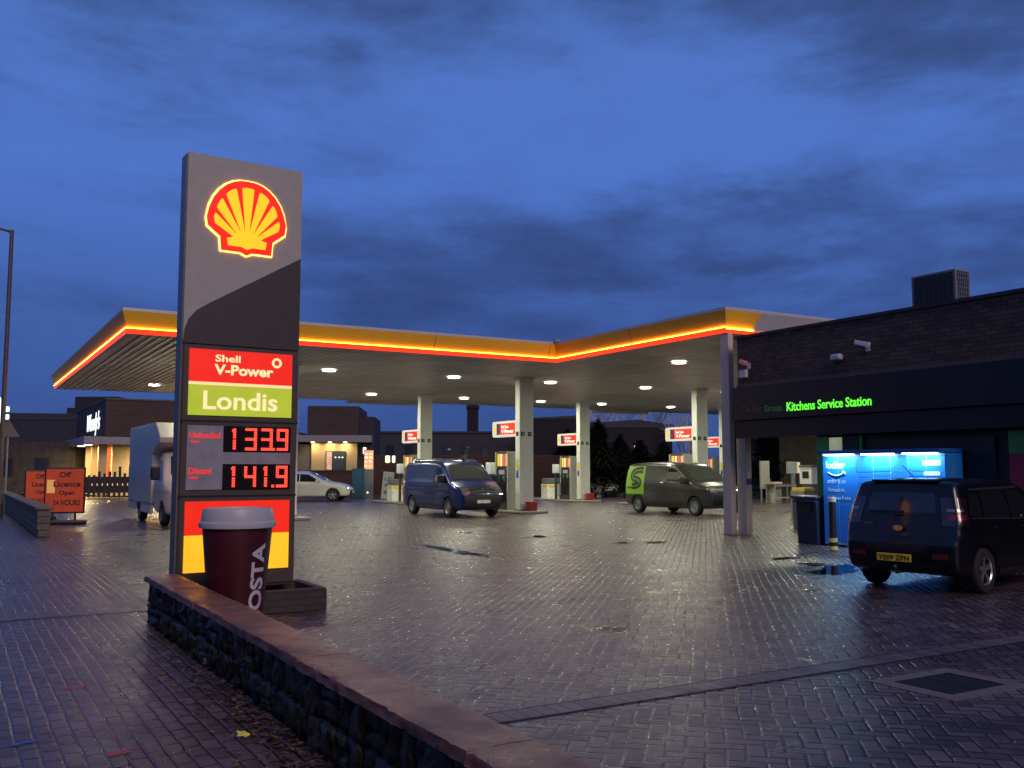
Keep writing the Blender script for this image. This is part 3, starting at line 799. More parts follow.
# lamps in the soffit
rows = {'front': (24.1, [20.6, 25.6, 30.4, 35.2, 40]), 'middle': (32.4, [7.0, 11.5, 16.5, 20.9, 25.8, 30.5, 35.2, 40]), 'rear': (41.7, [7.2, 11.9, 16.9, 21.8, 26.3, 30.2, 35, 39.9])}
proto = None
words = ['first','second','third','fourth','fifth','sixth','seventh','eighth']
for rn, (a, bl) in rows.items():
    for i, b in enumerate(bl):
        lab = f'round white lamp recessed in the canopy ceiling, {words[i]} from the left in the {rn} row'
        if proto is None:
            proto = thing('ceiling_lamp', lab, 'lamp', b, a, CZ, 0, 'lamps in the canopy ceiling')
            MB().lathe([(.24,.0),(.30,.0),(.30,-.02),(.24,-.035),(.24,0)], 28).build('lamp_ring', white_steel, proto, smooth=True)
            MB().lathe([(0,-.028),(.235,-.022),(.235,-.004),(0,-.004)], 28).build('diffuser', tlwhite, proto, smooth=True)
            al = arealight('lamp_light', proto, (0,0,-.045), 165, (1.0,.98,.72), .45)
            o = proto
        else:
            o = copy_tree(proto); o.location = W(b, a, CZ); o['label'] = lab

# columns
colm = M('column_paint', (.74,.76,.70), .4, var=.06, vs=2)
def column(b, a, lab):
    t = thing('canopy_column', lab, 'column', b, a, 0, 0, 'canopy columns')
    MB().box(-.31, .31, -.17, .17, .10, CZ+.01).build('shaft', colm, t, bevel=.02)
    MB().box(-.34, .34, -.20, .20, .10, .16).build('base_plate', M('base_grey', (.3,.3,.28), .6), t)
    MB().box(-.36, .36, -.22, .22, CZ-.05, CZ+.015).build('head_collar', white_steel, t)
    for x in (-.18, .14):
        q = MB().box(x-.08, x+.08, -.186, -.17, 2.95, 3.11).build('number_plaque', M('plaque', (.025,.025,.03), .4), t)
        text('numeral', '3' if x < 0 else '4', white_steel, q, (x-.03,-.188,2.985), (1,0,0), (0,0,1), .06, .09, .003)
    MB().box(-.326, -.31, -.08, .08, 2.95, 3.11).build('number_plaque', M('plaque'), t)
    MB().box(-.322, -.31, -.07, .07, 1.35, 1.62).build('warning_notice', M('notice_blue', (.04,.06,.25), .4), t)
    MB().box(-.322, -.31, -.09, .09, 1.64, 2.05).build('warning_notice', M('notice_yellow', (.7,.55,.1), .4), t)
    return t
spots = [(9.7,31.3,'pale canopy column behind the totem, near row'),(19.05,31.4,'pale canopy column right of the blue van'),
         (28.4,31.9,'pale canopy column behind the dark grey van'),(9.7,40.9,'pale canopy column behind the totem, rear row'),
         (19.3,40.9,'pale canopy column rising directly behind the blue van'),(28.4,40.9,'pale canopy column left of the dark trees'),(38.4,41.0,'pale canopy column half hidden behind the column at the grey van')]
kerbm = M('island_kerb', (.26,.25,.22), .55, var=.2, bump=.4)
def island(b, a, lab):
    t = thing('pump_island', lab, 'pump island', b, a, 0, 0, 'raised pump islands')
    MB().box(-.62, .62, -.75, 5.2, 0, .10).build('kerb', kerbm, t, bevel=.03)
for b, a, lab in spots:
    column(b, a, lab)
    island(b, a, lab.replace('pale canopy column', 'concrete kerb island of the column'))
# light boxes on the columns
def lightbox(b, a, lab):
    t = thing('fuel_light_box', lab, 'light box', b, a+.17, 2.95, 0, 'illuminated fuel name boxes on the columns')
    pts = []
    for cy, cz, q in ((1.75,.52,0),(.1,.52,1),(.1,.1,2),(1.75,.1,3)):
        for k in range(5):
            an = PI/2*q + PI/2*k/4; pts.append((cy+.1*math.cos(an), cz+.1*math.sin(an)))
    MB().prism(pts, 'x', -.28, .0).build('white_case', E('case_white', (.75,.72,.60), .55), t)
    f = MB().box(-.286, -.279, .06, 1.22, .09, .53).build('red_face', E('face_red', (.80,.03,.015), 1.0), t)
    MB().box(-.285, -.279, 1.225, 1.5, .09, .53).build('dark_face_end', M('face_violet', (.10,.03,.08), .4), t)
    text('box_lettering', 'Fuel Save', E('box_letter', (1,.8,.7), 1.2), f, (-.288,1.12,.33), (0,-1,0), (0,0,1), .55, .13, .004, .02)
    text('box_lettering', 'V-Power', E('box_letter', (1,.8,.7), 1.2), f, (-.288,1.12,.14), (0,-1,0), (0,0,1), .95, .15, .004, .03)
    e = MB(); e.lathe([(0,-.004),(.11,-.004),(.11,.004),(0,.004)], 16, 'y', (0,0,0))
    e.v = [(-.282+y, 1.65+x, .31+z) for x, y, z in e.v]; e.build('yellow_mark', E('mark_yellow', (.9,.55,.05), .8), t)
lbn = ['behind the price totem in the near row','left of the column by the blue van windscreen','left of the column behind the dark grey van','behind the price totem in the rear row','left of the column above the blue van','on the column left of the trees','left of the farthest column']
for (b, a, _), l in zip(spots, lbn):
    lightbox(b, a, 'white rounded light box with red face, '+l)

# pumps
def pump(b, a, lab):
    t = thing('fuel_pump', lab, 'fuel pump', b, a, .10, 0, 'fuel pumps on the islands')
    MB().box(-.34, .34, -.45, .45, 0, .25).build('plinth', M('pump_dark', (.05,.05,.055), .45), t, bevel=.01)
    MB().box(-.30, .30, -.43, .43, .25, 1.25).build('housing', M('pump_black', (.022,.022,.026), .35), t, bevel=.02)
    MB().box(-.31, .31, -.50, -.43, .0, 2.25).build('side_panel', M('pump_grey', (.50,.50,.44), .4), t, bevel=.01)
    MB().box(-.31, .31, .43, .50, .0, 2.25).build('side_panel', M('pump_grey'), t, bevel=.01)
    MB().box(-.29, .29, -.43, .43, 1.30, 1.62).build('display_head', M('pump_black'), t, bevel=.02)
    MB().box(-.295, -.288, -.22, .22, 1.38, 1.55).build('display', E('display_pale', (.35,.40,.42), .35), t)
    MB().box(-.27, .27, -.43, .43, 1.64, 2.28).build('header', M('header_brown', (.09,.05,.03), .4), t, bevel=.02)
    cols = [(.95,.60,.05),(.95,.85,.45),(.75,.12,.08),(.9,.45,.2)]
    for i, c in enumerate(cols):
        MB().box(-.278, -.268, .20-.21*i, .36-.21*i, 1.70, 2.18).build('fuel_label', E(f'fuel_label_{i}', c, .75), t)
    for i in range(4):
        y = .28-.19*i
        nz = MB(); nz.cyl((-.34,y,1.12), (-.34,y,1.32), .035, .03, 8); nz.cyl((-.36,y,1.30), (-.44,y,1.20), .022, .015, 8)
        n_ = nz.build('nozzle', M(f'nozzle_{i}', [(.02,.02,.02),(.03,.25,.06),(.02,.02,.02),(.3,.3,.3)][i], .4), t)
        hz = [(-.34,y,1.12),(-.40,y,.8),(-.42,y+.02,.45),(-.36,y+.05,.28),(-.32,y+.06,.5),(-.31,y+.06,1.0)]
        MB().path(hz, .016, 7).build('hose', rubber, n_, smooth=True)
def screenpost(b, a, lab):
    t = thing('pay_screen', lab, 'pay screen', b, a, .10, 0, 'white pay screens beside the pumps')
    MB().box(-.05,.05,-.05,.05,0,1.35).build('post', M('pump_dark'), t)
    MB().box(-.12,.12,-.18,.18,1.38,1.85).build('case', M('case_w', (.75,.78,.76), .4), t, bevel=.02)
    MB().box(-.126,-.118,-.12,.12,1.48,1.75).build('screen', E('screen_pale', (.5,.62,.62), .5), t)
def cabinet(b, a, lab):
    t = thing('forecourt_cabinet', lab, 'cabinet', b, a, .10, 0, 'white cabinets at the ends of the islands')
    MB().box(-.4,.4,-.3,.3,0,.78).build('body', M('cab_white', (.74,.75,.68), .4), t, bevel=.02)
    MB().box(-.38,.38,-.28,.28,.80,1.1).build('hood', M('cab_hood', (.12,.13,.15), .4), t, bevel=.04)
    MB().box(-.34,.2,-.306,-.298,.6,.76).build('yellow_label', M('cab_yellow', (.8,.55,.04), .4), t)
    MB().box(-.406,-.398,-.26,.2,.6,.76).build('yellow_label', M('cab_yellow'), t)
    MB().path([(.25,-.33,.95),(.3,-.36,.6),(.27,-.36,.3),(.33,-.34,.12)], .018, 6).build('hose', rubber, t)
where = ['by the near column behind the totem','beside the column right of the blue van','behind the dark grey van','by the rear column behind the totem','behind the blue van tail','by the column left of the trees','by the farthest column']
for (b, a, _), l in zip(spots, where):
    pump(b, a+1.25, 'dark fuel pump with coloured labels, '+l)
    screenpost(b-.30, a+2.15, 'white pay screen on a dark post, '+l)
    cabinet(b-.05, a+3.1, 'low white cabinet with yellow label, '+l)
def bucket(b, a, lab):
    t = thing('fire_bucket', lab, 'fire bucket', b, a, .10, .2, 'red sand buckets by the columns')
    MB().box(-.2,.2,-.12,.12,0,.3).build('body', M('bucket_red', (.33,.02,.02), .5), t, bevel=.03)
    MB().box(-.22,.22,-.14,.14,.3,.35).build('lid', M('bucket_red'), t, bevel=.01)
bucket(19.1, 30.95, 'red sand bucket at the foot of the column right of the blue van')
bucket(28.55, 40.5, 'red sand bucket at the foot of the column with trees behind')

# orange price board between the islands
def aboard(b, a, rot, w_, h_, lab, lines, frame=True, grp=None, col='board_orange', lean=.12):
    t = thing('pavement_board', lab, 'sign board', b, a, 0, rot, grp)
    z0 = .38 if frame else .05
    o = MB().box(-w_/2-.05, w_/2+.05, -.02, .03, z0-.05, z0+h_+.05).build('frame', black, t, bevel=.02)
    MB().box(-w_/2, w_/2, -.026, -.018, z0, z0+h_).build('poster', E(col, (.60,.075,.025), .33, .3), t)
    if frame:
        MB().box(-w_/2-.12, w_/2+.12, -.28, .3, 0, .13).build('base', black, t, bevel=.04)
        for x in (-w_*.3, w_*.3): MB().box(x-.03, x+.03, -.02, .02, .12, z0).build('leg', black, t)
    n = len(lines); lh = h_/(n+.6)
    for i, s in enumerate(lines):
        if not s: continue
        ww = min(w_*.72, .105*len(s)*w_)
        text('poster_lettering', s, M('ink', (.03,.012,.008), .6), t, (-ww/2+(.06 if i else 0), -.029, z0+h_-lh*(i+1)+.02), (1,0,0), (0,0,1), ww, lh*.62, .003, .03)
    return t
L1 = ['Off', 'Licence', 'Open', '6-10AM £']
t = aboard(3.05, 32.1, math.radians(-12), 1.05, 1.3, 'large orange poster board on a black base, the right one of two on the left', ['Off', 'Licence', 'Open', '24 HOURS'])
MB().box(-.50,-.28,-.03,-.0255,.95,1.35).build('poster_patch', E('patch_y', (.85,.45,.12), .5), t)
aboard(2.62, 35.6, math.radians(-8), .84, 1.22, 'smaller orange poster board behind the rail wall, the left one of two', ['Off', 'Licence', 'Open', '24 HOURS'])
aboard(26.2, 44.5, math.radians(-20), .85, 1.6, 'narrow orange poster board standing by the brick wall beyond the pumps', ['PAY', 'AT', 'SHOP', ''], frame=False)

# ------------------------------------------------------------------ vehicles
def polydist(px, pz, C):
    best = 9e9; n = len(C)
    for i in range(n):
        x0, z0 = C[i]; x1, z1 = C[(i+1) % n]; dx, dz = x1-x0, z1-z0; l2 = dx*dx+dz*dz
        if l2 == 0: continue
        t = max(0, min(1, ((px-x0)*dx+(pz-z0)*dz)/l2)); d = (px-x0-t*dx)**2+(pz-z0-t*dz)**2
        if d < best: best = d
    return math.sqrt(best)
def smoothpoly(pts, it=2):
    for _ in range(it):
        r = []; n = len(pts)
        for i in range(n):
            a, b = pts[i], pts[(i+1) % n]
            r.append((a[0]*.78+b[0]*.22, a[1]*.78+b[1]*.22)); r.append((a[0]*.22+b[0]*.78, a[1]*.22+b[1]*.78))
        pts = r
    return pts
class Car:
    def __init__(s, contour, width, belt, roofz, tumble, r=.11, nose=.18, tail=.12, crown=.05):
        s.raw = contour; s.C = smoothpoly(contour, 2); s.hw = width/2; s.belt = belt; s.roofz = roofz; s.tum = tumble
        s.r = r; s.nose = nose; s.tail = tail; s.crown = crown
        s.x0 = min(p[0] for p in s.C); s.x1 = max(p[0] for p in s.C); s.zc = belt-.22
    def wid(s, x, z, d=None):
        w_ = s.hw
        if x > s.x1-.9: t = (x-(s.x1-.9))/.9; w_ -= s.nose*t**2.2
        if x < s.x0+.6: t = ((s.x0+.6)-x)/.6; w_ -= s.tail*t**2.2
        if z > s.belt: t = (z-s.belt)/(s.roofz-s.belt); w_ -= s.tum*(t**1.15)
        else:
            t = (s.belt-z)/s.belt; w_ -= .05*t*t; 
            w_ += .012*math.exp(-((z-(s.belt-.16))/.05)**2)
        if d is None: d = polydist(x, z, s.C)
        if d < s.r: q = 1-d/s.r; w_ -= s.r*(1-math.sqrt(max(0, 1-q*q)))*.9
        return w_
    def body(s, name, mat, parent, wheels, wr):
        C = s.C; n = len(C); S = [0, .012, .03, .06, .10, .16, .24, .34, .46, .6, .75, .9, .985]
        L = []
        for sv in S:
            ring = []
            for (x, z) in C:
                mx = max(s.x0+.7, min(s.x1-.8, x)); mz = s.zc
                px, pz = x+(mx-x)*sv, z+(mz-z)*sv
                ring.append((px, s.wid(px, pz), pz))
            L.append(ring)
        rings = [L[k] for k in reversed(range(len(S)))]
        K = 8
        nrm = s.normals()
        for k in range(1, K):
            f = 1-2*k/K; rg = []
            for i, (x, z) in enumerate(C):
                w0 = L[0][i][1]; c = s.crown*(1-f*f)
                rg.append((x+nrm[i][0]*c, w0*f, z+nrm[i][1]*c*(1 if nrm[i][1] > 0 else 0)))
            rings.append(rg)
        for k in range(len(S)): rings.append([(x, -y, z) for x, y, z in L[k]])
        mb = MB()
        for rg in rings: mb.v += rg
        for a in range(len(rings)-1):
            for i in range(n):
                j = (i+1) % n; mb.f.append((a*n+i, a*n+j, (a+1)*n+j, (a+1)*n+i))
        mb.f.append(tuple(range(n))); b0 = (len(rings)-1)*n; mb.f.append(tuple(b0+i for i in reversed(range(n))))
        o = mb.build(name, mat, parent, smooth=False)
        cut = MB()
        for wx in wheels:
            cut.cyl((wx, s.hw+.3, wr), (wx, s.hw-.32, wr), wr+.055, wr+.055, 36); cut.cyl((wx, -s.hw-.3, wr), (wx, -s.hw+.32, wr), wr+.055, wr+.055, 36)
        c = cut.build('cut', mat)
        c.parent = parent
        md = o.modifiers.new('b', 'BOOLEAN'); md.object = c; md.operation = 'DIFFERENCE'; md.solver = 'EXACT'
        bpy.context.view_layer.update()
        dg = bpy.context.evaluated_depsgraph_get(); me = bpy.data.meshes.new_from_object(o.evaluated_get(dg))
        o.modifiers.clear()
        if len(me.polygons) > 500: o.data = me
        me = o.data
        bpy.data.objects.remove(c)
        me.polygons.foreach_set('use_smooth', [True]*len(me.polygons))
        try: me.set_sharp_from_angle(angle=.6)
        except Exception: pass
        me.materials.clear(); me.materials.append(mat); me.name = name
        # wheel well liners
        return o
    def normals(s):
        C = s.C; n = len(C); r = []
        cx = (s.x0+s.x1)/2; 
        area = sum(C[i][0]*C[(i+1) % n][1]-C[(i+1) % n][0]*C[i][1] for i in range(n))
        sg_ = 1 if area > 0 else -1
        for i in range(n):
            a, b = C[i-1], C[(i+1) % n]; dx, dz = b[0]-a[0], b[1]-a[1]; l = math.hypot(dx, dz) or 1
            r.append((sg_*dz/l, -sg_*dx/l))
        return r
    def side(s, name, mat, parent, quad, sgn, off=.007, nu=14, nv=6, thick=.004):
        """quad: 4 (x,z) corners: bottom-left, bottom-right, top-right, top-left"""
        (a, b, c, d) = quad; rows = []
        for j in range(nv+1):
            v = j/nv; r = []
            for i in range(nu+1):
                u = i/nu
                x = (a[0]*(1-u)+b[0]*u)*(1-v)+(d[0]*(1-u)+c[0]*u)*v; z = (a[1]*(1-u)+b[1]*u)*(1-v)+(d[1]*(1-u)+c[1]*u)*v
                r.append((x, sgn*(s.wid(x, z)+off), z))
            rows.append(r)
        o = MB().grid(rows).build(name, mat, parent, smooth=True)
        return o
    def at(s, end, z):
        """contour x and normal at height z on the 'front' or 'rear'"""
        C = s.C; N = s.normals(); n = len(C); best = None
        for i in range(n):
            a, b = C[i], C[(i+1) % n]
            if (a[1]-z)*(b[1]-z) <= 0 and a[1] != b[1]:
                t = (z-a[1])/(b[1]-a[1]); x = a[0]+(b[0]-a[0])*t
                nx = N[i][0]*(1-t)+N[(i+1) % n][0]*t; nz = N[i][1]*(1-t)+N[(i+1) % n][1]*t
                if best is None or (end == 'front' and x > best[0]) or (end == 'rear' and x < best[0]): best = (x, nx, nz)
        return best
    def edgew(s, x, z): return s.wid(x, z, 0.0)
    def ends(s, name, mat, parent, end, z0, z1, y0, y1, off=.006, nu=10, nv=8, rel=False, wrap=False):
        rows = []
        for j in range(nv+1):
            z = z0+(z1-z0)*j/nv; x, nx, nz = s.at(end, z); w0 = s.edgew(x, z); r = []
            for i in range(nu+1):
                f0 = y0+(y1-y0)*i/nu
                y = f0*w0 if rel else f0
                f = max(-1, min(1, y/w0)); c = s.crown*(1-f*f)+off
                r.append((x+nx*c, y, z+nz*c))
            rows.append(r)
        return MB().grid(rows).build(name, mat, parent, smooth=True)

def wheel(parent, x, y, r, sgn, style, wmat, tw=.2):
    w_ = bpy.data.objects.new('wheel', None); 
    tyre = MB().lathe([(r*.64,-tw/2),(r*.92,-tw/2),(r*.985,-tw*.38),(r,-tw*.2),(r,tw*.2),(r*.985,tw*.38),(r*.92,tw/2),(r*.64,tw/2),(r*.62,tw*.3),(r*.62,-tw*.3),(r*.64,-tw/2)], 40, 'y')
    o = tyre.build('wheel', rubber, parent, smooth=True); o.location = (x, y, r)
    bk = MB().lathe([(0,.0),(r*.63,.0),(r*.63,.02),(0,.02)], 32, 'y'); bk.v = [(a, b+sgn*tw*.12, c) for a, b, c in bk.v]
    bk.build('brake_disc', M('wheel_dark', (.02,.02,.022), .5, .4), o)
    bpy.data.objects.remove(w_)
    rim = MB(); yo = sgn*tw*.40
    rim.lathe([(r*.58,yo-sgn*.03),(r*.655,yo-sgn*.03),(r*.655,yo+sgn*.012),(r*.63,yo+sgn*.016),(r*.58,yo)], 40, 'y')
    if style == 'spoke':
        for k in range(5):
            for dlt in (-.13, .13):
                an = 2*PI*k/5+PI/2
                p0 = (r*.12*math.cos(an), r*.12*math.sin(an)); p1 = (r*.61*math.cos(an+dlt), r*.61*math.sin(an+dlt))
                dx, dz = p1[0]-p0[0], p1[1]-p0[1]; l = math.hypot(dx, dz); nx, nz = -dz/l*.016, dx/l*.016
                poly = [(p0[0]+nx, p0[1]+nz), (p1[0]+nx, p1[1]+nz), (p1[0]-nx, p1[1]-nz), (p0[0]-nx, p0[1]-nz)]
                rim.prism(poly, 'y', yo-sgn*.035, yo-sgn*.002+.0001*k+.00003*(dlt > 0))
        rim.lathe([(0,yo),(r*.17,yo-sgn*.004),(r*.19,yo-sgn*.03)], 20, 'y')
    else:
        rim.lathe([(0,yo+sgn*.0),(r*.2,yo),(r*.24,yo-sgn*.02),(r*.42,yo-sgn*.018),(r*.46,yo-sgn*.002),(r*.58,yo-sgn*.004)], 32, 'y')
        for k in range(10):
            an = 2*PI*k/10; cx, cz = r*.34*math.cos(an), r*.34*math.sin(an)
            rim.box(cx-.014, cx+.014, min(yo-sgn*.019, yo-sgn*.01), max(yo-sgn*.019, yo-sgn*.01), cz-.014, cz+.014)
    rim.build('rim', wmat, o, smooth=True)
    return o
def plate(car, parent, end, z, y, s, mat, w_=.52, h_=.112, off=.02):
    x, nx, nz = car.at(end, z); sgn = 1 if end == 'front' else -1
    c = car.crown+off; X = x+nx*c
    o = MB().box(min(X, X-sgn*.01), max(X, X-sgn*.01), y-w_/2, y+w_/2, z-h_/2, z+h_/2).build('number_plate', mat, parent, bevel=.003)
    if s:
        text('plate_lettering', s, M('plate_ink', (.01,.01,.01), .5), o, (X+sgn*.003, y-sgn*(w_*.44), z-.036), (0, sgn, 0), (0,0,1), w_*.88, .072, .003, .01)
    return o
alloy = M('alloy', (.62,.63,.66), .28, .9, var=.05)
def place_car(t, b, a, ang):
    t.location = W(b, a); t.rotation_euler = (0, 0, ang)
lens_red = PAINT('lens_red', (.16,.006,.006), .15, 0, .8); lens_clear = PAINT('lens_clear', (.22,.22,.23), .12, .4, .8)

# --- dark boxy hatchback, rear towards the camera
pk = PAINT('navy_paint', (.0015,.002,.006), .3, .0, .22)
k = thing('parked_car', 'dark navy boxy hatchback seen from behind with yellow number plate, parked by the blue locker', 'car', 0, 0)
KC = [(-.55,.27),(-.72,.34),(-.775,.50),(-.785,.70),(-.74,.80),(-.70,.98),(-.665,1.12),(-.60,1.38),(-.555,1.52),(-.52,1.585),(-.38,1.61),(.3,1.63),(1.0,1.62),(1.45,1.585),(1.7,1.50),(2.35,1.10),(2.5,1.04),(2.8,1.0),(3.12,.90),(3.28,.74),(3.33,.5),(3.28,.3),(3.1,.2),(0,.2)]
kc = Car(KC, 1.785, 1.0, 1.61, .16, r=.09, nose=.25, tail=.05, crown=.03)
kc.body('body', pk, k, (0, 2.55), .325)
for sgn in (-1, 1):
    for wx in (0, 2.55): wheel(k, wx, sgn*.785, .325, sgn, 'spoke', alloy, .2)
    kc.side('side_window', GLASS, k, [(.92,1.04),(1.86,1.04),(1.42,1.47),(.92,1.50)], sgn)
    kc.side('side_window', GLASS, k, [(.02,1.07),(.86,1.045),(.86,1.50),(.10,1.47)], sgn)
    kc.side('side_window', GLASS, k, [(-.40,1.14),(-.04,1.08),(.03,1.44),(-.26,1.43)], sgn)
    kc.side('window_trim', M('trim_gloss', (.3,.3,.3), .12, .9), k, [(-.24,1.475),(1.38,1.50),(1.36,1.535),(-.22,1.505)], sgn, .012)
    kc.side('window_trim', M('trim_gloss'), k, [(-.36,1.075),(1.9,1.015),(1.9,1.03),(-.36,1.095)], sgn, .010)
    kc.side('sill_trim', black, k, [(.45,.24),(2.1,.24),(2.1,.33),(.45,.33)], sgn, .012)
    kc.side('door_seam', black, k, [(.88,.34),(.895,.34),(.895,1.02),(.88,1.02)], sgn, .004, 1, 10)
    kc.side('door_seam', black, k, [(.30,.42),(.315,.42),(-.02,1.05),(-.035,1.05)], sgn, .004, 1, 10)
    kc.side('door_handle', chrome, k, [(.18,.92),(.36,.92),(.36,.955),(.18,.955)], sgn, .03)
    kc.side('door_handle', chrome, k, [(1.1,.91),(1.28,.91),(1.28,.945),(1.1,.945)], sgn, .03)
    # tall rear lamp cluster wrapped round the corner
    lm = MB(); rows = []
    for j in range(11):
        z = .98+.40*j/10; x, nx, nz = kc.at('rear', z); w0 = kc.edgew(x, z); r_ = []
        for i in range(5):
            y = w0*(.80+.20*i/4); f = y/w0; c = kc.crown*(1-f*f)+.009; r_.append((x+nx*c, sgn*y, z))
        for i in range(1, 5):
            xx = x+.055*i; r_.append((xx, sgn*(kc.wid(xx, z)+.009), z))
        rows.append(r_)
    lo = MB().grid(rows).build('tail_light', M('lens_smoke', (.02,.008,.010), .1, coat=1), k, smooth=True)
    MB().grid([r_[2:8] for r_ in rows[2:5]]).build('red_lens', lens_red, lo, smooth=True).location = (-.004, sgn*.004, 0)
    MB().grid([r_[2:7] for r_ in rows[5:7]]).build('clear_lens', lens_clear, lo, smooth=True).location = (-.004, sgn*.004, 0)
    kc.ends('reflector', lens_red, k, 'rear', .515, .585, sgn*.50, sgn*.72, .01)
    mi = MB().box(1.62,1.76,min(sgn*.86,sgn*1.06),max(sgn*.86,sgn*1.06),1.0,1.16).build('door_mirror', pk, k, bevel=.04)
kc.ends('rear_window', glassmat('rear_glass', (.012,.020,.035), .12), k, 'rear', 1.15, 1.43, -.70, .70, .009, rel=True)
kc.ends('window_surround', M('gloss_black', (.006,.006,.008), .12), k, 'rear', 1.11, 1.475, -.78, .78, .005, rel=True)
kc.ends('tailgate_recess', black, k, 'rear', .60, .69, -.42, .52, .006)
kc.ends('wiper_arm', black, k, 'rear', 1.10, 1.125, -.05, .12, .035)
kc.ends('windscreen', GLASS, k, 'front', 1.12, 1.52, -.90, .90, .006, rel=True)
kc.ends('tailgate_seam', black, k, 'rear', .80, .815, -.62, .62, .004)
kc.ends('bumper_insert', black, k, 'rear', .32, .46, -.6, .6, .008)
kc.ends('wiper', black, k, 'rear', 1.145, 1.17, -.05, .5, .03)
MB().box(-.58,-.35,-.50,.50,1.60,1.632).build('roof_spoiler', pk, k, bevel=.015)
plate(kc, k, 'rear', .50, .06, 'YE09 ZFN', M('plate_yellow', (.9,.62,.04), .4), off=.018)
em = MB().lathe([(0,-.006),(.06,-.006),(.06,.006),(0,.006)], 24, 'y'); em.v = [(-.745-kc.crown+y, x*1.3, .93+z*.7) for x, y, z in em.v]; em.build('badge', chrome, k)
text('boot_lettering', 'SOUL', chrome, k, (-.742-kc.crown*.7,.52,.97), (0,-1,0), (0,0,1), .13, .03, .004)
tb = MB(); tb.path([(-.6,0,.30),(-.86,0,.29),(-.9,0,.33)], .02, 10); tb.lathe([(0,-.03),(.02,-.026),(.03,0),(.02,.026),(0,.03)], 12, 'z', (-.9,0,.375)); tb.build('tow_bar', M('tow_black', (.02,.02,.02), .5), k, smooth=True)
MB().path([(-.2,.0,1.63),(-.42,.08,1.84)], .007, 6).build('aerial', black, k)
for sgn in (-1,1): kc.ends('headlight', lens_clear, k, 'front', .68, .86, sgn*.5, sgn*.78, .006)
plate(kc, k, 'front', .45, 0, '', M('plate_white', (.6,.6,.6), .4))
place_car(k, 11.90, 8.72, math.radians(40)); k.scale = (.95, .94, .93)

# --- mid blue panel van
def van(name, lab, contour, width, wb, wr, belt, rz, tum, paint, b, a, wz, glass_z, hl, grp=None, bump_z=.55, txt=None, trimw=True):
    t = thing(name, lab, 'van', 0, 0)
    c = Car(contour, width, belt, rz, tum, r=.12, nose=.20, tail=.08, crown=.045)
    c.body('body', paint, t, (0, wb), wr)
    wmat = M('wheel_cover', (.30,.31,.33), .35, .6)
    for sgn in (-1, 1):
        for wx in (0, wb): wheel(t, wx, sgn*(width/2-.115), wr, sgn, 'cover', wmat, .21)
    place_car(t, b, a, math.radians(-59.5))
    return t, c
VC = [(-.85,.30),(-.98,.42),(-1.0,.62),(-.985,1.1),(-.90,1.78),(-.84,1.90),(-.6,1.955),(.5,1.985),(1.9,1.975),(2.28,1.90),(2.45,1.80),(3.08,1.28),(3.2,1.20),(3.55,1.08),(3.78,.95),(3.87,.80),(3.9,.55),(3.86,.35),(3.7,.24),(0,.24)]
bluep = PAINT('blue_paint', (.005,.021,.125), .25, .2, .5)
t, c = van('panel_van', 'dark blue panel van with roof bars at the pumps, facing the camera', VC, 1.90, 3.0, .34, 1.15, 1.97, .16, bluep, 15.98, 33.0, 0, 0, 0)
for sgn in (-1, 1):
    c.side('side_window', GLASS, t, [(2.0,1.20),(2.95,1.20),(2.35,1.72),(2.0,1.76)], sgn)
    c.side('side_panel_window', PAINT('blue_panel', (.004,.017,.10), .3, .2, .25), t, [(-.7,1.22),(1.85,1.22),(1.85,1.74),(-.66,1.74)], sgn, .004)
    c.side('lower_trim', black, t, [(.5,.34),(2.5,.34),(2.5,.44),(.5,.44)], sgn, .010)
    c.side('door_seam', black, t, [(1.9,.4),(1.92,.4),(1.92,1.8),(1.9,1.8)], sgn, .005, 1, 12)
    c.side('door_seam', black, t, [(.72,.5),(.74,.5),(.74,1.8),(.72,1.8)], sgn, .005, 1, 12)
    c.side('door_handle', black, t, [(1.98,1.05),(2.2,1.05),(2.2,1.10),(1.98,1.10)], sgn, .02)
    c.ends('headlight', lens_clear, t, 'front', .80, 1.0, sgn*.50, sgn*.80, .010)
    MB().box(2.62,2.80,min(sgn*.92,sgn*1.18),max(sgn*.92,sgn*1.18),1.20,1.48).build('door_mirror', black, t, bevel=.05)
    MB().box(-.3,2.0,sgn*.72-.018,sgn*.72+.018,1.975,2.01).build('roof_rail', chrome, t, bevel=.01)
c.ends('windscreen', glassmat('screen_glass', (.05,.06,.055), .06), t, 'front', 1.30, 1.80, -.88, .88, .007, rel=True)
c.ends('grille', black, t, 'front', .82, .98, -.48, .48, .008)
c.ends('grille_bar', chrome, t, 'front', .885, .905, -.5, .5, .014)
c.ends('bumper_grille', black, t, 'front', .38, .76, -.72, .72, .006)
plate(c, t, 'front', .56, 0, '', M('plate_white'), off=.02)
em = MB().lathe([(0,-.008),(.075,-.008),(.075,.008),(0,.008)], 24, 'y'); em.v = [(c.at('front', .92)[0]+c.crown+.012+y, x, .92+z) for x, y, z in em.v]; em.build('badge', chrome, t)
for x in (.1, 1.6): MB().box(x-.03,x+.03,-.8,.8,2.02,2.06).build('roof_bar', chrome, t, bevel=.01)
MB().cyl((1.62,.45,2.06),(1.62,.45,2.2),.1,.07,14).build('roof_beacon', M('beacon_dark', (.05,.03,.02), .3), t)

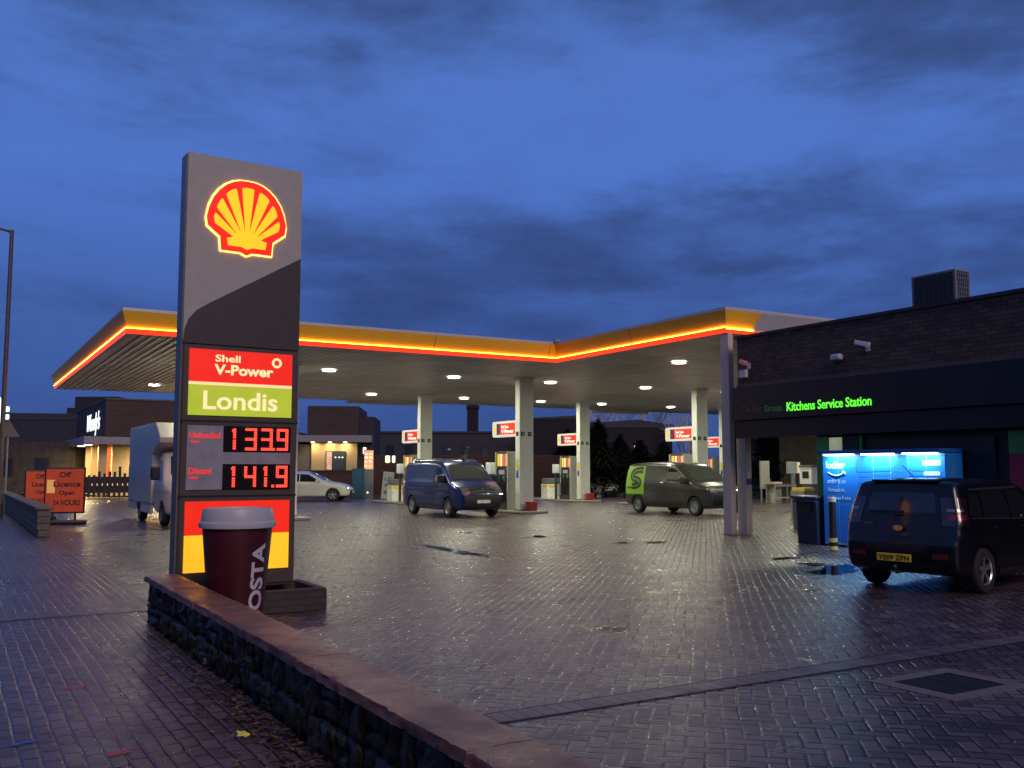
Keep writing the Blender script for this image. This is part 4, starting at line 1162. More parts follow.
# --- dark grey van with green tail graphic
GC = [(-.80,.30),(-.86,.42),(-.88,.62),(-.87,1.1),(-.80,1.72),(-.74,1.84),(-.5,1.895),(.5,1.92),(1.7,1.91),(2.1,1.86),(2.35,1.76),(3.2,1.22),(3.4,1.14),(3.85,1.02),(3.98,.88),(4.03,.6),(3.98,.35),(3.8,.25),(0,.25)]
greyp = PAINT('grey_paint', (.055,.055,.050), .3, .3, .7)
t, c = van('panel_van', 'dark grey panel van with a lime green tail graphic, under the canopy', GC, 1.92, 3.27, .335, 1.12, 1.90, .17, greyp, 24.05, 29.6, 0, 0, 0)
for sgn in (-1, 1):
    c.side('side_window', GLASS, t, [(1.75,1.20),(2.98,1.17),(2.15,1.68),(1.78,1.70)], sgn)
    f = c.side('green_graphic', M('lime_vinyl', (.30,.62,.03), .35, var=.04), t, [(-.80,.72),(.42,.72),(.42,1.80),(-.74,1.80)], sgn, .006)
    # S-shaped dark ribbon on the graphic
    for (dx, dz, col) in ((0,0,'ribbon_dark'),):
        cl = [(.30,1.62),(.05,1.64),(-.22,1.58),(-.34,1.46),(-.26,1.34),(.0,1.30),(.16,1.22),(.16,1.10),(.0,1.03),(-.30,.99)]
        sp_ = []
        for i in range(len(cl)-1):
            for q in range(5):
                t_ = q/5; sp_.append((cl[i][0]*(1-t_)+cl[i+1][0]*t_, cl[i][1]*(1-t_)+cl[i+1][1]*t_))
        sp_.append(cl[-1])
        for it in range(3):
            sp_ = [sp_[0]]+[((sp_[i-1][0]+sp_[i][0]+sp_[i+1][0])/3, (sp_[i-1][1]+sp_[i][1]+sp_[i+1][1])/3) for i in range(1, len(sp_)-1)]+[sp_[-1]]
        for (o_, wd, shift) in ((.010, .055, .05), (.0105, .055, -.09)):
            rows = [[], []]
            for i, (x, z) in enumerate(sp_):
                a_ = sp_[max(0, i-1)]; b_ = sp_[min(len(sp_)-1, i+1)]; dx_, dz_ = b_[0]-a_[0], b_[1]-a_[1]; l = math.hypot(dx_, dz_); nx_, nz_ = -dz_/l, dx_/l
                for r_, s_ in ((0, shift-wd), (1, shift+wd)):
                    X_, Z_ = x+nx_*s_, z+nz_*s_; rows[r_].append((X_, sgn*(c.wid(X_, Z_)+o_), Z_))
            MB().grid(rows).build('ribbon', M('ribbon_dark', (.03,.05,.03), .4), f, smooth=True)
    c.side('lower_trim', black, t, [(.5,.34),(2.8,.34),(2.8,.46),(.5,.46)], sgn, .010)
    c.side('door_seam', black, t, [(1.65,.45),(1.665,.45),(1.665,1.75),(1.65,1.75)], sgn, .005, 1, 12)
    c.side('slide_rail', black, t, [(.45,1.06),(1.5,1.06),(1.5,1.085),(.45,1.085)], sgn, .006, 10, 1)
    c.side('door_handle', chrome, t, [(1.45,1.16),(1.62,1.16),(1.62,1.21),(1.45,1.21)], sgn, .02)
    c.ends('headlight', lens_clear, t, 'front', .84, 1.02, sgn*.48, sgn*.80, .010)
    MB().box(2.72,2.90,min(sgn*.94,sgn*1.2),max(sgn*.94,sgn*1.2),1.14,1.40).build('door_mirror', greyp, t, bevel=.05)
c.ends('windscreen', glassmat('screen_glass'), t, 'front', 1.26, 1.76, -.88, .88, .007, rel=True)
c.ends('grille', black, t, 'front', .80, .96, -.46, .46, .008)
for z in (.84,.90): c.ends('grille_bar', chrome, t, 'front', z, z+.015, -.46, .46, .014)
c.ends('bumper_grille', black, t, 'front', .38, .74, -.7, .7, .006)
plate(c, t, 'front', .58, 0, '', M('plate_white'), off=.02)

# --- white hatchback and a silver twin far off
HC = [(-.65,.27),(-.78,.38),(-.82,.6),(-.80,.85),(-.70,.98),(-.45,1.22),(-.1,1.38),(.3,1.45),(.9,1.47),(1.3,1.42),(1.6,1.30),(2.15,1.0),(2.3,.95),(2.9,.86),(3.25,.72),(3.38,.58),(3.40,.4),(3.3,.24),(0,.22)]
def hatch(lab, paint, b, a, ang):
    t = thing('parked_car', lab, 'car', 0, 0)
    c = Car(HC, 1.78, .92, 1.46, .22, r=.11, nose=.25, tail=.15, crown=.05)
    c.body('body', paint, t, (0, 2.6), .31)
    for sgn in (-1, 1):
        for wx in (0, 2.6): wheel(t, wx, sgn*.785, .31, sgn, 'spoke', alloy, .19)
        c.side('side_window', GLASS, t, [(.95,.98),(2.0,.96),(1.35,1.33),(.95,1.36)], sgn)
        c.side('side_window', GLASS, t, [(-.15,1.02),(.9,.98),(.9,1.36),(.25,1.33)], sgn)
        c.side('door_seam', black, t, [(.92,.3),(.93,.3),(.93,.95),(.92,.95)], sgn, .004, 1, 8)
        c.ends('headlight', lens_clear, t, 'front', .58, .72, sgn*.45, sgn*.74, .010)
        MB().box(1.75,1.9,min(sgn*.87,sgn*1.03),max(sgn*.87,sgn*1.03),.93,1.06).build('door_mirror', paint, t, bevel=.03)
    c.ends('windscreen', GLASS, t, 'front', 1.02, 1.40, -.88, .88, .006, rel=True)
    c.ends('rear_window', GLASS, t, 'rear', 1.02, 1.32, -.82, .82, .006, rel=True)
    c.ends('grille', black, t, 'front', .34, .54, -.5, .5, .006)
    plate(c, t, 'front', .46, 0, '', M('plate_white'))
    place_car(t, b, a, ang); return t, c
t, c = hatch('white hatchback with lit headlamp parked beyond the totem', PAINT('white_paint', (.72,.68,.64), .3, 0, .8), 15.55, 50.35, math.radians(-2)); t.scale = (1.06, 1.06, 1.06)
c.ends('lit_headlight', E('lamp_on', (.9,.95,1.0), 5), t, 'front', .62, .68, -.70, -.56, .02)
hatch('small silver car parked in the dark beyond the pumps, beside the trees', M('silver_paint', (.35,.36,.38), .3, .5, coat=.6), 34.6, 50.0, math.radians(-66))

# --- white box truck
t = thing('box_truck', 'white box bodied truck with overcab pod parked behind the totem', 'truck', 0, 0)
TC = [(2.9,.5),(2.9,1.2),(2.92,2.1),(3.0,2.2),(3.4,2.22),(3.8,2.05),(4.4,1.42),(4.55,1.3),(5.05,1.12),(5.2,.95),(5.24,.6),(5.2,.4),(5.0,.3),(3.0,.35)]
c = Car(TC, 1.98, 1.2, 2.2, .18, r=.12, nose=.2, tail=.02, crown=.05)
tw = M('truck_white', (.72,.64,.54), .35, coat=.3, var=.05)
c.body('cab', tw, t, (4.3,), .35)
MB().prism([(-1.45,.62),(2.88,.62),(2.88,2.12),(3.35,2.34),(4.05,2.48),(4.1,2.62),(3.25,3.12),(-1.45,3.12)], 'y', -1.04, 1.04).build('cargo_box', tw, t, bevel=.03)
MB().box(-1.4,2.85,-1.045,1.045,.60,.66).build('box_rail', M('rail_grey', (.4,.4,.4), .4, .5), t)
MB().box(-1.4,4.2,-.4,.4,.38,.58).build('chassis', black, t)
for sgn in (-1, 1):
    wheel(t, 4.3, sgn*.87, .35, sgn, 'cover', M('wheel_cover'), .22); wheel(t, .55, sgn*.87, .35, sgn, 'cover', M('wheel_cover'), .22)
    MB().box(1.0,2.8,min(sgn*.95,sgn*1.02),max(sgn*.95,sgn*1.02),.30,.60).build('side_skirt', tw, t, bevel=.01)
    MB().box(-1.4,.1,min(sgn*.95,sgn*1.02),max(sgn*.95,sgn*1.02),.35,.60).build('side_skirt', tw, t, bevel=.01)
    MB().box(4.05,4.25,min(sgn*1.02,sgn*1.28),max(sgn*1.02,sgn*1.28),1.35,1.75).build('door_mirror', black, t, bevel=.05)
    c.side('side_window', GLASS, t, [(3.2,1.35),(4.2,1.35),(3.75,1.92),(3.2,1.95)], sgn)
    c.ends('headlight', lens_clear, t, 'front', .85, 1.1, sgn*.55, sgn*.85, .01)
c.ends('windscreen', GLASS, t, 'front', 1.5, 2.05, -.88, .88, .007, rel=True)
c.ends('grille', black, t, 'front', .5, .95, -.5, .5, .008)
plate(c, t, 'front', .5, 0, '', M('plate_white'))
place_car(t, 6.45, 34.2, math.radians(-59.5))

# ------------------------------------------------------------------ shop building at the right
bd = thing('shop_building', 'dark brick petrol station shop with black fascia and green lit name lettering', 'building', 17.1, 0)
bk = brickmat('shop_brick', (.16,.10,.065), (.075,.048,.036), (.035,.03,.028), .24, .09, .75)
A0, A1 = -1.0, 17.75      # near and far end
MB().box(.0, 9, A0, A1, 3.76, 4.96).build('upper_wall', bk, bd)
MB().box(.16, 9, A0, 15.38, 0, 3.758).build('lower_wall', M('shop_render_dark', (.006,.006,.008), .6), bd)
MB().box(.1, 9, 15.38, A1, 2.50, 3.75).build('overhang_soffit', M('soffit_dark', (.03,.03,.03), .7), bd)
MB().box(-.05, 9.05, A0, A1+.05, 4.96, 5.03).build('parapet_coping', M('coping_dark', (.03,.028,.028), .6), bd)
MB().box(-.05, 0, A0, A1, 3.72, 3.79).build('brick_ledge', M('ledge', (.10,.08,.07), .6, bump=.6), bd)
MB().box(-.14, -.001, A0, A1+.12, 2.88, 3.71).build('fascia_board', M('fascia_black', (.004,.005,.010), .5), bd, bevel=.01)
MB().box(-.06, .098, A0, A1+.06, 2.44, 2.875).build('lower_fascia', M('fascia_black2', (.004,.004,.008), .55), bd, bevel=.01)
f = bd
dl = M('dim_letter', (.10,.09,.10), .5)
text('dim_lettering', 'The', dl, bd, (-.142, 17.48, 3.06), (0,-1,0), (0,0,1), .27, .15, .01, .01)
text('dim_lettering', 'Bay', dl, bd, (-.142, 17.13, 3.03), (0,-1,0), (0,0,1), .30, .18, .01, .01)
text('dim_green_lettering', 'Group,', E('dim_green', (.02,.16,.03), .25), bd, (-.142, 16.72, 3.01), (0,-1,0), (0,0,1), .60, .20, .01, .01)
text('lit_lettering', 'Kitchens Service Station', E('lit_green', (.12,.95,.04), 1.3), bd, (-.145, 16.0, 3.03), (0,-1,0), (0,0,1), 2.40, .215, .014, .012)
# green framed door bay and posters
gm = M('door_green', (.02,.34,.07), .4)
d = MB().box(.10, .158, 15.02, 15.36, .05, 2.42).build('green_frame', gm, bd)
MB().box(.10, .158, 14.2, 15.0, .1, 2.4).build('door_glass', M('door_pane', (.05,.07,.05), .15), bd)
MB().box(.09, .098, 14.62, 14.98, 2.06, 2.38).build('lit_transom', E('entrance_glow', (.55,.62,.40), .45, .5), bd)
MB().box(.12, .158, 14.1, 14.18, .05, 2.42).build('green_frame', gm, bd)
MB().box(.14, .158, 8.6, 10.75, 1.96, 2.40).build('green_poster', M('poster_green', (.05,.24,.05), .4), bd)
MB().box(.14, .158, 8.6, 10.75, .2, 1.955).build('crimson_poster', M('poster_crimson', (.30,.012,.05), .4), bd)
MB().box(.10, .155, 11.0, 13.6, .5, 2.3).build('shop_window', M('shutter_dark', (.005,.005,.008), .55), bd)
# cameras and lamps on the brick
def cctv(b, a, z, lab, mat, ang):
    t = thing('security_camera', lab, 'security camera', b, a, z, 0)
    MB().box(-.02, .0, -.06, .06, -.16, .0).build('wall_bracket', M('camera_white'), t, bevel=.005)
    MB().path([(-.02,0,-.08),(-.16,0,-.04)], .015, 8).build('arm', M('camera_white'), t)
    q = MB().box(-.055,.055,-.17,.17,-.05,.05).build('camera_body', mat, t, bevel=.015); q.location = (-.19, .0, .0); q.rotation_euler = (.25, 0, ang)
M('camera_white', (.6,.62,.66), .4)
cctv(17.1, 13.75, 4.38, 'white bullet security camera high on the brick wall, the rightmost one', M('camera_white'), .2)
cctv(17.1, 17.35, 4.32, 'pinkish security camera at the far corner of the brick wall, beside the canopy', M('camera_pink', (.6,.25,.25), .4), -.4)
t = thing('dome_camera', 'small white dome camera on the brick wall above the green lettering', 'security camera', 17.1, 14.55, 4.12)
MB().box(-.16,0,-.13,.13,-.02,.12).build('housing', M('camera_white'), t, bevel=.04)
MB().lathe([(0,-.1),(.05,-.09),(.09,-.05),(.10,-.01),(0,-.01)], 20, 'z', (-.09,0,-.01)).build('dome', M('dome_dark', (.03,.03,.03), .2), t, smooth=True)
t = thing('alarm_box', 'small white junction box on the brick wall below the pinkish camera', 'junction box', 17.1, 17.5, 4.05)
MB().box(-.1,0,-.12,.12,-.1,.1).build('box', M('camera_white'), t, bevel=.015)
MB().path([(-.05,.02,-.1),(-.05,.02,-.25),(-.02,.1,-.3)], .01, 6).build('cable', black, t)
# air conditioning unit on the roof
t = thing('roof_air_unit', 'boxy air conditioning unit with dark grille standing on the shop roof', 'air conditioner', 18.2, 12.35, 5.0)
MB().box(0,.62,0,1.5,.05,1.08).build('casing', M('unit_grey', (.22,.22,.23), .5), t, bevel=.015)
MB().box(-.012,.0,.07,1.40,.12,1.02).build('front_grille', M('unit_black', (.012,.013,.018), .5), t)
mb = MB()
for i in range(9): mb.box(-.02,-.012,.07+i*.165,.085+i*.165,.1,1.04)
for i in range(5): mb.box(-.0195,-.0125,.07,1.40,.14+i*.2,.152+i*.2)
mb.build('front_bars', M('unit_bar', (.05,.05,.055), .5), t)
mb = MB()
for i in range(7): mb.box(.04+i*.08,.055+i*.08,-.012,0,.1,1.04)
for i in range(8): mb.box(.04,.58,-.0115,-.0005,.14+i*.12,.15+i*.12)
MB().box(.04,.58,-.006,.0,.1,1.04).build('side_recess', M('unit_black'), t)
mb.build('side_grille', M('unit_grey'), t)
for x in (.08,.5): MB().box(x,x+.05,.05,1.45,0,.05).build('foot_rail', black, t)
t.scale = (.78, .72, .85)

# posts under the canopy corner and the overhang
lav = M('post_paint', (.62,.54,.44), .4, var=.06)
t = thing('corner_post', 'tall pale square post carrying the near canopy corner', 'post', 17.22, 18.2, 0)
MB().box(0,.17,0,.30,0,5.18).build('shaft', lav, t, bevel=.01)
MB().box(-.03,.20,-.03,.33,0,.02).build('foot_plate', concrete, t)
t = thing('overhang_post', 'shorter pale post under the black fascia, right of the tall corner post', 'post', 17.50, 17.95, 0)
MB().box(0,.20,0,.32,0,2.5).build('shaft', lav, t, bevel=.01)
MB().box(.01,.19,-.006,0,1.28,1.42).build('blue_notice', M('notice_blue'), t)
MB().box(.05,.15,-.006,0,1.45,1.62).build('white_notice', white_steel, t)

# strip lamp below the overhang
t = thing('strip_lamp', 'lit fluorescent strip lamp under the shop overhang', 'lamp', 20.6, 17.2, 2.43)
MB().box(-.35,.55,-.06,.06,.03,.07).build('lamp_case', white_steel, t)
MB().box(-.33,.53,-.05,.05,-.02,.03).build('tube', E('strip_warm', (1,.85,.6), 9), t, bevel=.02)
arealight('strip_light', t, (.1,0,-.04), 70, (1,.88,.6), .8, shape='RECTANGLE', sy=.1)

# ------------------------------------------------------------------ parcel locker
lk = thing('parcel_locker', 'bright blue parcel locker bank lit from its top edge, against the shop front', 'parcel locker', 16.62, 11.65)
LB = M('locker_blue', (.012,.21,.70), .45, var=.03)
LL = 3.02
MB().box(.0,.52,0,LL,.04,1.98).build('carcass', LB, lk)
MB().box(-.20,.52,-.01,LL+.01,1.99,2.07).build('light_canopy', M('locker_blue_top', (.012,.10,.36), .4), lk, bevel=.01)
mb = MB(); lines = MB()
cols_ = [0, .42, .84, 1.26, 1.68, 2.10, 2.60, LL]
for i in range(len(cols_)-1):
    zs = [.08,.30,.52,.62,.84,1.06,1.16,1.38,1.52,1.62,1.95] if i % 2 else [.08,.42,.76,.96,1.16,1.36,1.48,1.60,1.95]
    if i >= 5: zs = [.08,.95,1.95]
    for z0, z1 in zip(zs[:-1], zs[1:]): mb.box(-.015, .0, cols_[i]+.008, cols_[i+1]-.008, z0+.008, z1-.008)
mb.build('locker_doors', LB, lk, bevel=.003)
MB().box(-.006,-.001,.01,LL-.01,.05,1.97).build('door_gaps', M('locker_gap', (.45,.68,.9), .5), lk)
wl = M('locker_letter', (.62,.75,.85), .5)
text('locker_lettering', 'locker', wl, lk, (-.018, 2.92, 1.68), (0,-1,0), (0,0,1), .52, .16, .004, .02)
sm = MB()
prev = None
for i in range(13):
    t_ = i/12; y = 2.87-.46*t_; z = 1.60-.075*math.sin(PI*t_)
    if prev: sm.cyl((-.019, prev[0], prev[1]), (-.019, y, z), .012+.006*t_, .012+.006*t_, 6)
    prev = (y, z)
sm.cyl((-.019,2.41,1.60),(-.019,2.48,1.625),.01,.01,6); sm.cyl((-.019,2.41,1.60),(-.019,2.41,1.545),.01,.01,6)
sm.build('smile_arrow', wl, lk)
text('locker_lettering', 'order it on', wl, lk, (-.018, 2.90, 1.36), (0,-1,0), (0,0,1), .50, .10, .004)
text('locker_lettering', 'Amazon,', wl, lk, (-.018, 2.90, 1.16), (0,-1,0), (0,0,1), .48, .11, .004)
text('locker_lettering', 'pick up here', wl, lk, (-.018, 2.90, .98), (0,-1,0), (0,0,1), .62, .11, .004)
MB().box(-.02,-.012,.10,.50,1.74,1.84).build('white_notice', M('notice_w', (.6,.7,.75), .4), lk)
MB().box(-.02,-.012,.12,.48,1.54,1.62).build('white_notice', M('notice_w'), lk)
MB().box(-.02,-.012,.12,.48,1.42,1.46).build('grey_notice', M('notice_g', (.3,.4,.5), .4), lk)
text('side_lettering', 'locker', M('side_letter', (.12,.25,.45), .5), lk, (.25,-.006,1.35), (0,0,1), (-1,0,0), .45, .13, .004)
for y in (.5, 1.5, 2.5):
    MB().box(-.17,-.03,y-.36,y+.36,1.96,1.988).build('light_strip', E('locker_strip', (.45,.80,1.0), 11), lk)
    arealight('locker_light', lk, (-.15,y,1.95), 17, (.45,.78,1.0), .05, (0, math.radians(0), 0), 'RECTANGLE', .72)

# ------------------------------------------------------------------ bins and bollard
t = thing('litter_bin', 'dark navy square litter bin beside the blue locker', 'litter bin', 16.86, 15.12, 0)
nv = M('bin_navy', (.014,.02,.045), .35)
MB().prism([(-.29,0),(.29,0),(.33,.98),(-.33,.98)], 'y', -.30, .30).build('body', nv, t, bevel=.03)
MB().box(-.35,.35,-.32,.32,.98,1.06).build('lid', nv, t, bevel=.03)
MB().box(-.352,-.34,-.14,.14,.70,.86).build('slot', black, t); MB().box(-.40,-.33,-.3,.3,.93,.98).build('handle', nv, t, bevel=.01)
t = thing('litter_bin', 'light grey litter bin behind the navy one', 'litter bin', 20.75, 19.0, 0)
gb = M('bin_grey', (.28,.28,.27), .5)
MB().prism([(-.22,0),(.22,0),(.27,.85),(-.27,.85)], 'y', -.25, .25).build('body', gb, t, bevel=.03)
MB().box(-.30,.30,-.28,.28,.85,.94).build('lid', M('bin_lid', (.05,.05,.05), .4), t, bevel=.02)
t = thing('bollard', 'black bollard with white collar and yellow banded foot in front of the blue locker', 'bollard', 15.66, 13.62, 0)
MB().cyl((0,0,.0),(0,0,1.02),.075,.07,20).build('post', black, t, smooth=True)
MB().cyl((0,0,1.0),(0,0,1.09),.082,.078,20).build('white_collar', M('collar_w', (.6,.62,.5), .4), t, smooth=True)
for z, m_ in ((.02,'y'),(.10,'k'),(.18,'y')):
    MB().cyl((0,0,z),(0,0,z+.08),.09,.09,20).build('foot_band', M('band_y', (.65,.6,.2), .5) if m_ == 'y' else black, t, smooth=True)
# things glimpsed through the passage
def simple(name, lab, cat, b, a, parts, rot=0, z=0):
    t = thing(name, lab, cat, b, a, z, rot)
    for nm, bx, mt in parts: MB().box(*bx).build(nm, mt, t, bevel=.01)
    return t
wb_ = M('pale_board', (.26,.26,.23), .6)
simple('air_water_unit', 'white forecourt air and water machine standing beyond the grey bin', 'air machine', 26.5, 24.0,
       [('body',(-.18,.18,-.25,.25,0,1.15),M('unit_slate', (.10,.12,.13), .4)),('head',(-.22,.22,-.28,.28,1.15,1.75),white_steel),('display',(-.226,-.22,-.15,.15,1.35,1.6),black),('top_cap',(-.24,.24,-.3,.3,1.75,1.82),M('unit_slate'))])
simple('info_screen', 'grey twin faced sign head on a slim post in the passage', 'sign', 30.9, 28.9,
       [('post',(-.06,.06,-.06,.06,0,1.5),M('post_slate', (.2,.22,.22), .4)),('panel',(-.35,.2,-.05,.05,1.5,2.0),M('panel_slate', (.35,.36,.36), .4)),('lit_side',(.21,.38,-.05,.05,1.52,1.98),E('side_lit', (.9,.75,.45), .5))])
simple('yellow_top_box', 'white box with yellow top beyond the bins, below the strip lamp', 'cabinet', 24.9, 22.9,
       [('body',(-.25,.25,-.3,.3,0,.95),wb_),('yellow_top',(-.2,.28,-.28,.28,.95,1.05),M('cab_yellow'))])
simple('pale_notice_board', 'pale upright notice board standing in the dark yard beyond the passage', 'notice board', 35.3, 34.9,
       [('leg',(-.28,-.22,-.03,.03,0,.7),M('post_slate')),('leg',(.22,.28,-.03,.03,0,.7),M('post_slate')),('panel',(-.30,.30,-.05,.05,.7,2.1),wb_)])
t = thing('white_frame_table', 'white metal framed table in the yard beyond the passage', 'table', 36.0, 34.5)
fm = MB()
for x in (-.75,.70): fm.box(x,x+.06,-.3,-.24,0,.9); fm.box(x,x+.06,.24,.3,0,.9)
fm.box(-.69,.70,-.3,-.24,.84,.9); fm.box(-.69,.70,-.3,-.24,.25,.31)
fm.build('frame', wb_, t); MB().box(-.76,.77,-.31,.31,.9,.95).build('table_top', M('top_red', (.2,.06,.05), .5), t)
simple('yard_bin', 'small cream bin next to the pale notice board', 'bin', 35.9, 34.8, [('body',(-.25,.25,-.2,.2,0,.95),M('cream_bin', (.45,.44,.33), .5)),('lid',(-.28,.28,-.23,.23,.95,1.05),M('cream_bin'))])

# ------------------------------------------------------------------ rail wall and lamp post at the left
t = thing('rail_wall', 'low weathered ledge of stacked grey brown beams at the pavement edge, left', 'wall', 2.03, 26.2)
bmw = M('weathered_beam', (.115,.10,.08), .6, var=.3, vs=4, bump=.8, bs=20)
for i in range(4): MB().box(-.12+random.uniform(-.015,.015),.16,0,24.8,i*.165+.002,i*.165+.16).build('beam', bmw, t, bevel=.02)
MB().box(-.18,.24,-.04,24.85,.665,.74).build('cap', bmw, t, bevel=.02)
t = thing('street_lamp', 'tall slim dark street lamp post at the left edge', 'street lamp', 1.50, 37.4)
pm_ = M('lamp_metal', (.11,.085,.085), .45, .4)
MB().cyl((0,0,0),(0,0,1.4),.14,.13,14).build('base_tube', pm_, t, smooth=True)
MB().cyl((0,0,1.4),(0,0,10.1),.085,.065,14).build('pole', pm_, t, smooth=True)
MB().path([(0,0,10.03),(-.5,-.03,10.12),(-1.3,-.08,10.14)], .045, 10).build('arm', pm_, t, smooth=True)
MB().box(-2.0,-1.25,-.2,.04,10.07,10.19).build('lantern', pm_, t, bevel=.03)
# triangular road sign and lit white round sign
t = thing('warning_sign', 'back of a small triangular road sign beside the lamp post', 'road sign', 1.9, 42.4)
MB().cyl((0,0,0),(0,0,3.2),.04,.04,10).build('post', M('sign_post', (.2,.2,.2), .5), t)
MB().prism([(-.42,2.95),(.42,2.95),(0,3.65)], 'y', -.06, -.04).build('plate', M('sign_back', (.11,.10,.11), .6), t)
t = thing('lit_shop_sign', 'bright white and blue lit sign at the far left edge', 'illuminated sign', 2.0, 62.0)
MB().box(-.06,.06,-.06,.06,0,4.5).build('post', pm_, t)
MB().box(-1.2,.35,-.12,.12,4.25,5.85).build('lit_case', E('sign_white', (.75,.95,.95), 1.6), t, bevel=.25)
MB().box(-1.0,.2,-.14,-.122,4.95,5.2).build('blue_band', E('sign_blue', (.1,.25,.6), .8), t)
MB().box(.55,.80,-.1,.1,4.55,4.85).build('small_lit_panel', E('sign_white', (1,1,1), 1), t, bevel=.05)
MB().box(.55,.80,-.1,.1,5.0,5.3).build('small_lit_panel', E('sign_white', (1,1,1), 1), t, bevel=.05)

# ------------------------------------------------------------------ restaurant across the yard
def Wx(px, depth): return (px-512)/950*depth
rs = thing('restaurant', 'flat roofed brown drive through restaurant with lit tan walls and white script sign', 'building', 0, 0)
rs.location = (-25.7, 60, 0); rs.rotation_euler = (0,0,R)      # local x = b dir, y = a dir, front faces -b and -a
brn = brickmat('brown_cladding', (.075,.045,.035), (.06,.038,.03), (.045,.03,.025), 1.2, .3, .7)
tan = M('tan_render', (.42,.33,.19), .7, var=.08)
blk2 = M('restaurant_dark', (.03,.022,.028), .7)
# local frame origin = corner; long -b face runs along +a, -a face along +b
MB().box(.0,6.5,.0,16,3.8,6.1).build('tower', brn, rs)
MB().box(6.5,10.5,1.5,13,3.8,5.5).build('upper_storey', blk2, rs)
MB().box(-.05,6.55,-.05,16.05,6.1,6.2).build('tower_coping', M('cop_brown', (.11,.08,.07), .6), rs)
MB().box(.6,10.5,.8,16,0,3.8).build('ground_floor_wall', tan, rs)
MB().box(-1.3,7.0,-.9,13,3.25,3.72).build('canopy_fascia', M('fascia_pale', (.26,.25,.28), .5), rs, bevel=.02)
MB().box(7.02,10.6,-1.4,3,3.75,4.2).build('canopy_fascia', M('fascia_pale'), rs, bevel=.02)
for y in (.1,3.4,6.7): MB().box(-.3,.2,y,y+.5,0,3.24).build('pier', tan, rs, bevel=.02)
MB().box(-.02,.58,1.5,3.0,.8,3.1).build('orange_poster', E('poster_or', (.75,.14,.05), .7, .3), rs)
MB().box(-.03,-.021,1.7,2.8,1.7,2.4).build('white_panel', E('poster_wh', (.8,.8,.85), .9), rs)
text('script_lettering', "Wendy's", E('script_white', (.9,.95,1.0), 2.2), rs, (-.03, 9.0, 3.95), (0,-1,0), (.0,0,1), 6.6, 1.6, .02, .0, .35)
for (x, y) in ((-.8,1.2),(-.8,4.9),(-.8,8.6),(3.2,-.5),(6.0,-.5),(9.5,-1.0)):
    MB().cyl((x,y,3.22 if x < 7 else 3.72),(x,y,3.25 if x < 7 else 3.75),.22,.22,12).build('downlight', E('down_warm', (1,.82,.5), 12), rs)
    arealight('down_light', rs, (x,y,3.18 if x < 7 else 3.68), 320, (1,.72,.32), .4)
# drive-through wing
wg = thing('drive_through_wing', 'tan lit drive through wing with a service window and pale roof band', 'building', 0, 0)
wg.location = (Wx(312, 76), 76, 0); wg.rotation_euler = (0,0,math.radians(4))
MB().box(.0,3.6,.0,8,0,3.84).build('ground_floor_wall', tan, wg)
MB().box(-.35,3.7,-.1,8,4.4,6.75).build('upper_storey', brn, wg)
MB().box(3.62,4.9,.5,8,0,5.95).build('dark_side_block', blk2, wg)
MB().box(-1.1,4.8,-.9,8,3.86,4.39).build('roof_band', M('fascia_pale'), wg, bevel=.02)
MB().box(-1.9,-1.12,-1.4,6,3.7,4.7).build('canopy_box', M('fascia_pale'), wg, bevel=.02)
MB().box(-1.6,-.02,.6,6,0,3.7).build('side_wall', M('side_dark', (.12,.12,.12), .7), wg)
w1 = MB().box(1.15,2.75,-.08,-.002,1.6,3.15).build('service_window', black, wg)
MB().box(1.2,1.62,-.10,-.081,1.66,3.08).build('menu_poster', E('menu_w', (.75,.45,.35), .8, .6), w1)
MB().box(1.66,2.68,-.10,-.081,1.66,3.08).build('pane', glassmat('pane_bluish', (.05,.07,.10), .1), w1)
for x in (1.85,2.15,2.4): MB().box(x,x+.12,-.105,-.1005,2.6,2.7).build('inner_lamp', E('inner_w', (.8,.85,.8), 1.5), w1)
for x in (.15,1.5,2.7):
    MB().cyl((x,-.5,3.82),(x,-.5,3.855),.14,.14,12).build('downlight', E('down_warm', (1,1,1), 1), wg)
    arealight('down_light', wg, (x,-.42,3.80), 34, (1,.74,.32), .35)
MB().cyl((-1.5,-1.0,3.66),(-1.5,-1.0,3.70),.2,.2,12).build('downlight', E('down_warm', (1,1,1), 1), wg)
MB().box(4.05,4.28,.36,.49,2.95,3.45).build('wall_lamp', E('wl_white', (.95,1,.9), 3), wg, bevel=.03)
t = thing('menu_board', 'glowing orange menu board right of the drive through wing', 'menu board', 0, 0); t.location = (Wx(369.5, 70), 70, 0); t.rotation_euler = (0,0,0)
MB().box(-.08,.08,-.05,.05,0,1.6).build('post', black, t)
MB().box(-.38,.38,-.1,.1,1.5,3.15).build('case', black, t, bevel=.03)
rnd = random.Random(4)
pn = MB().box(-.33,.33,-.12,-.101,1.55,3.08).build('lit_menu', E('menu_or', (.95,.42,.20), 1.1, .25), t)
for i in range(2):
    for j in range(5): MB().box(-.29+i*.32,-.29+i*.32+rnd.uniform(.15,.25),-.125,-.1205,1.62+j*.29,1.62+j*.29+rnd.uniform(.06,.16)).build('menu_picture', E('menu_cr', (.95,.8,.6), 1.2), pn)
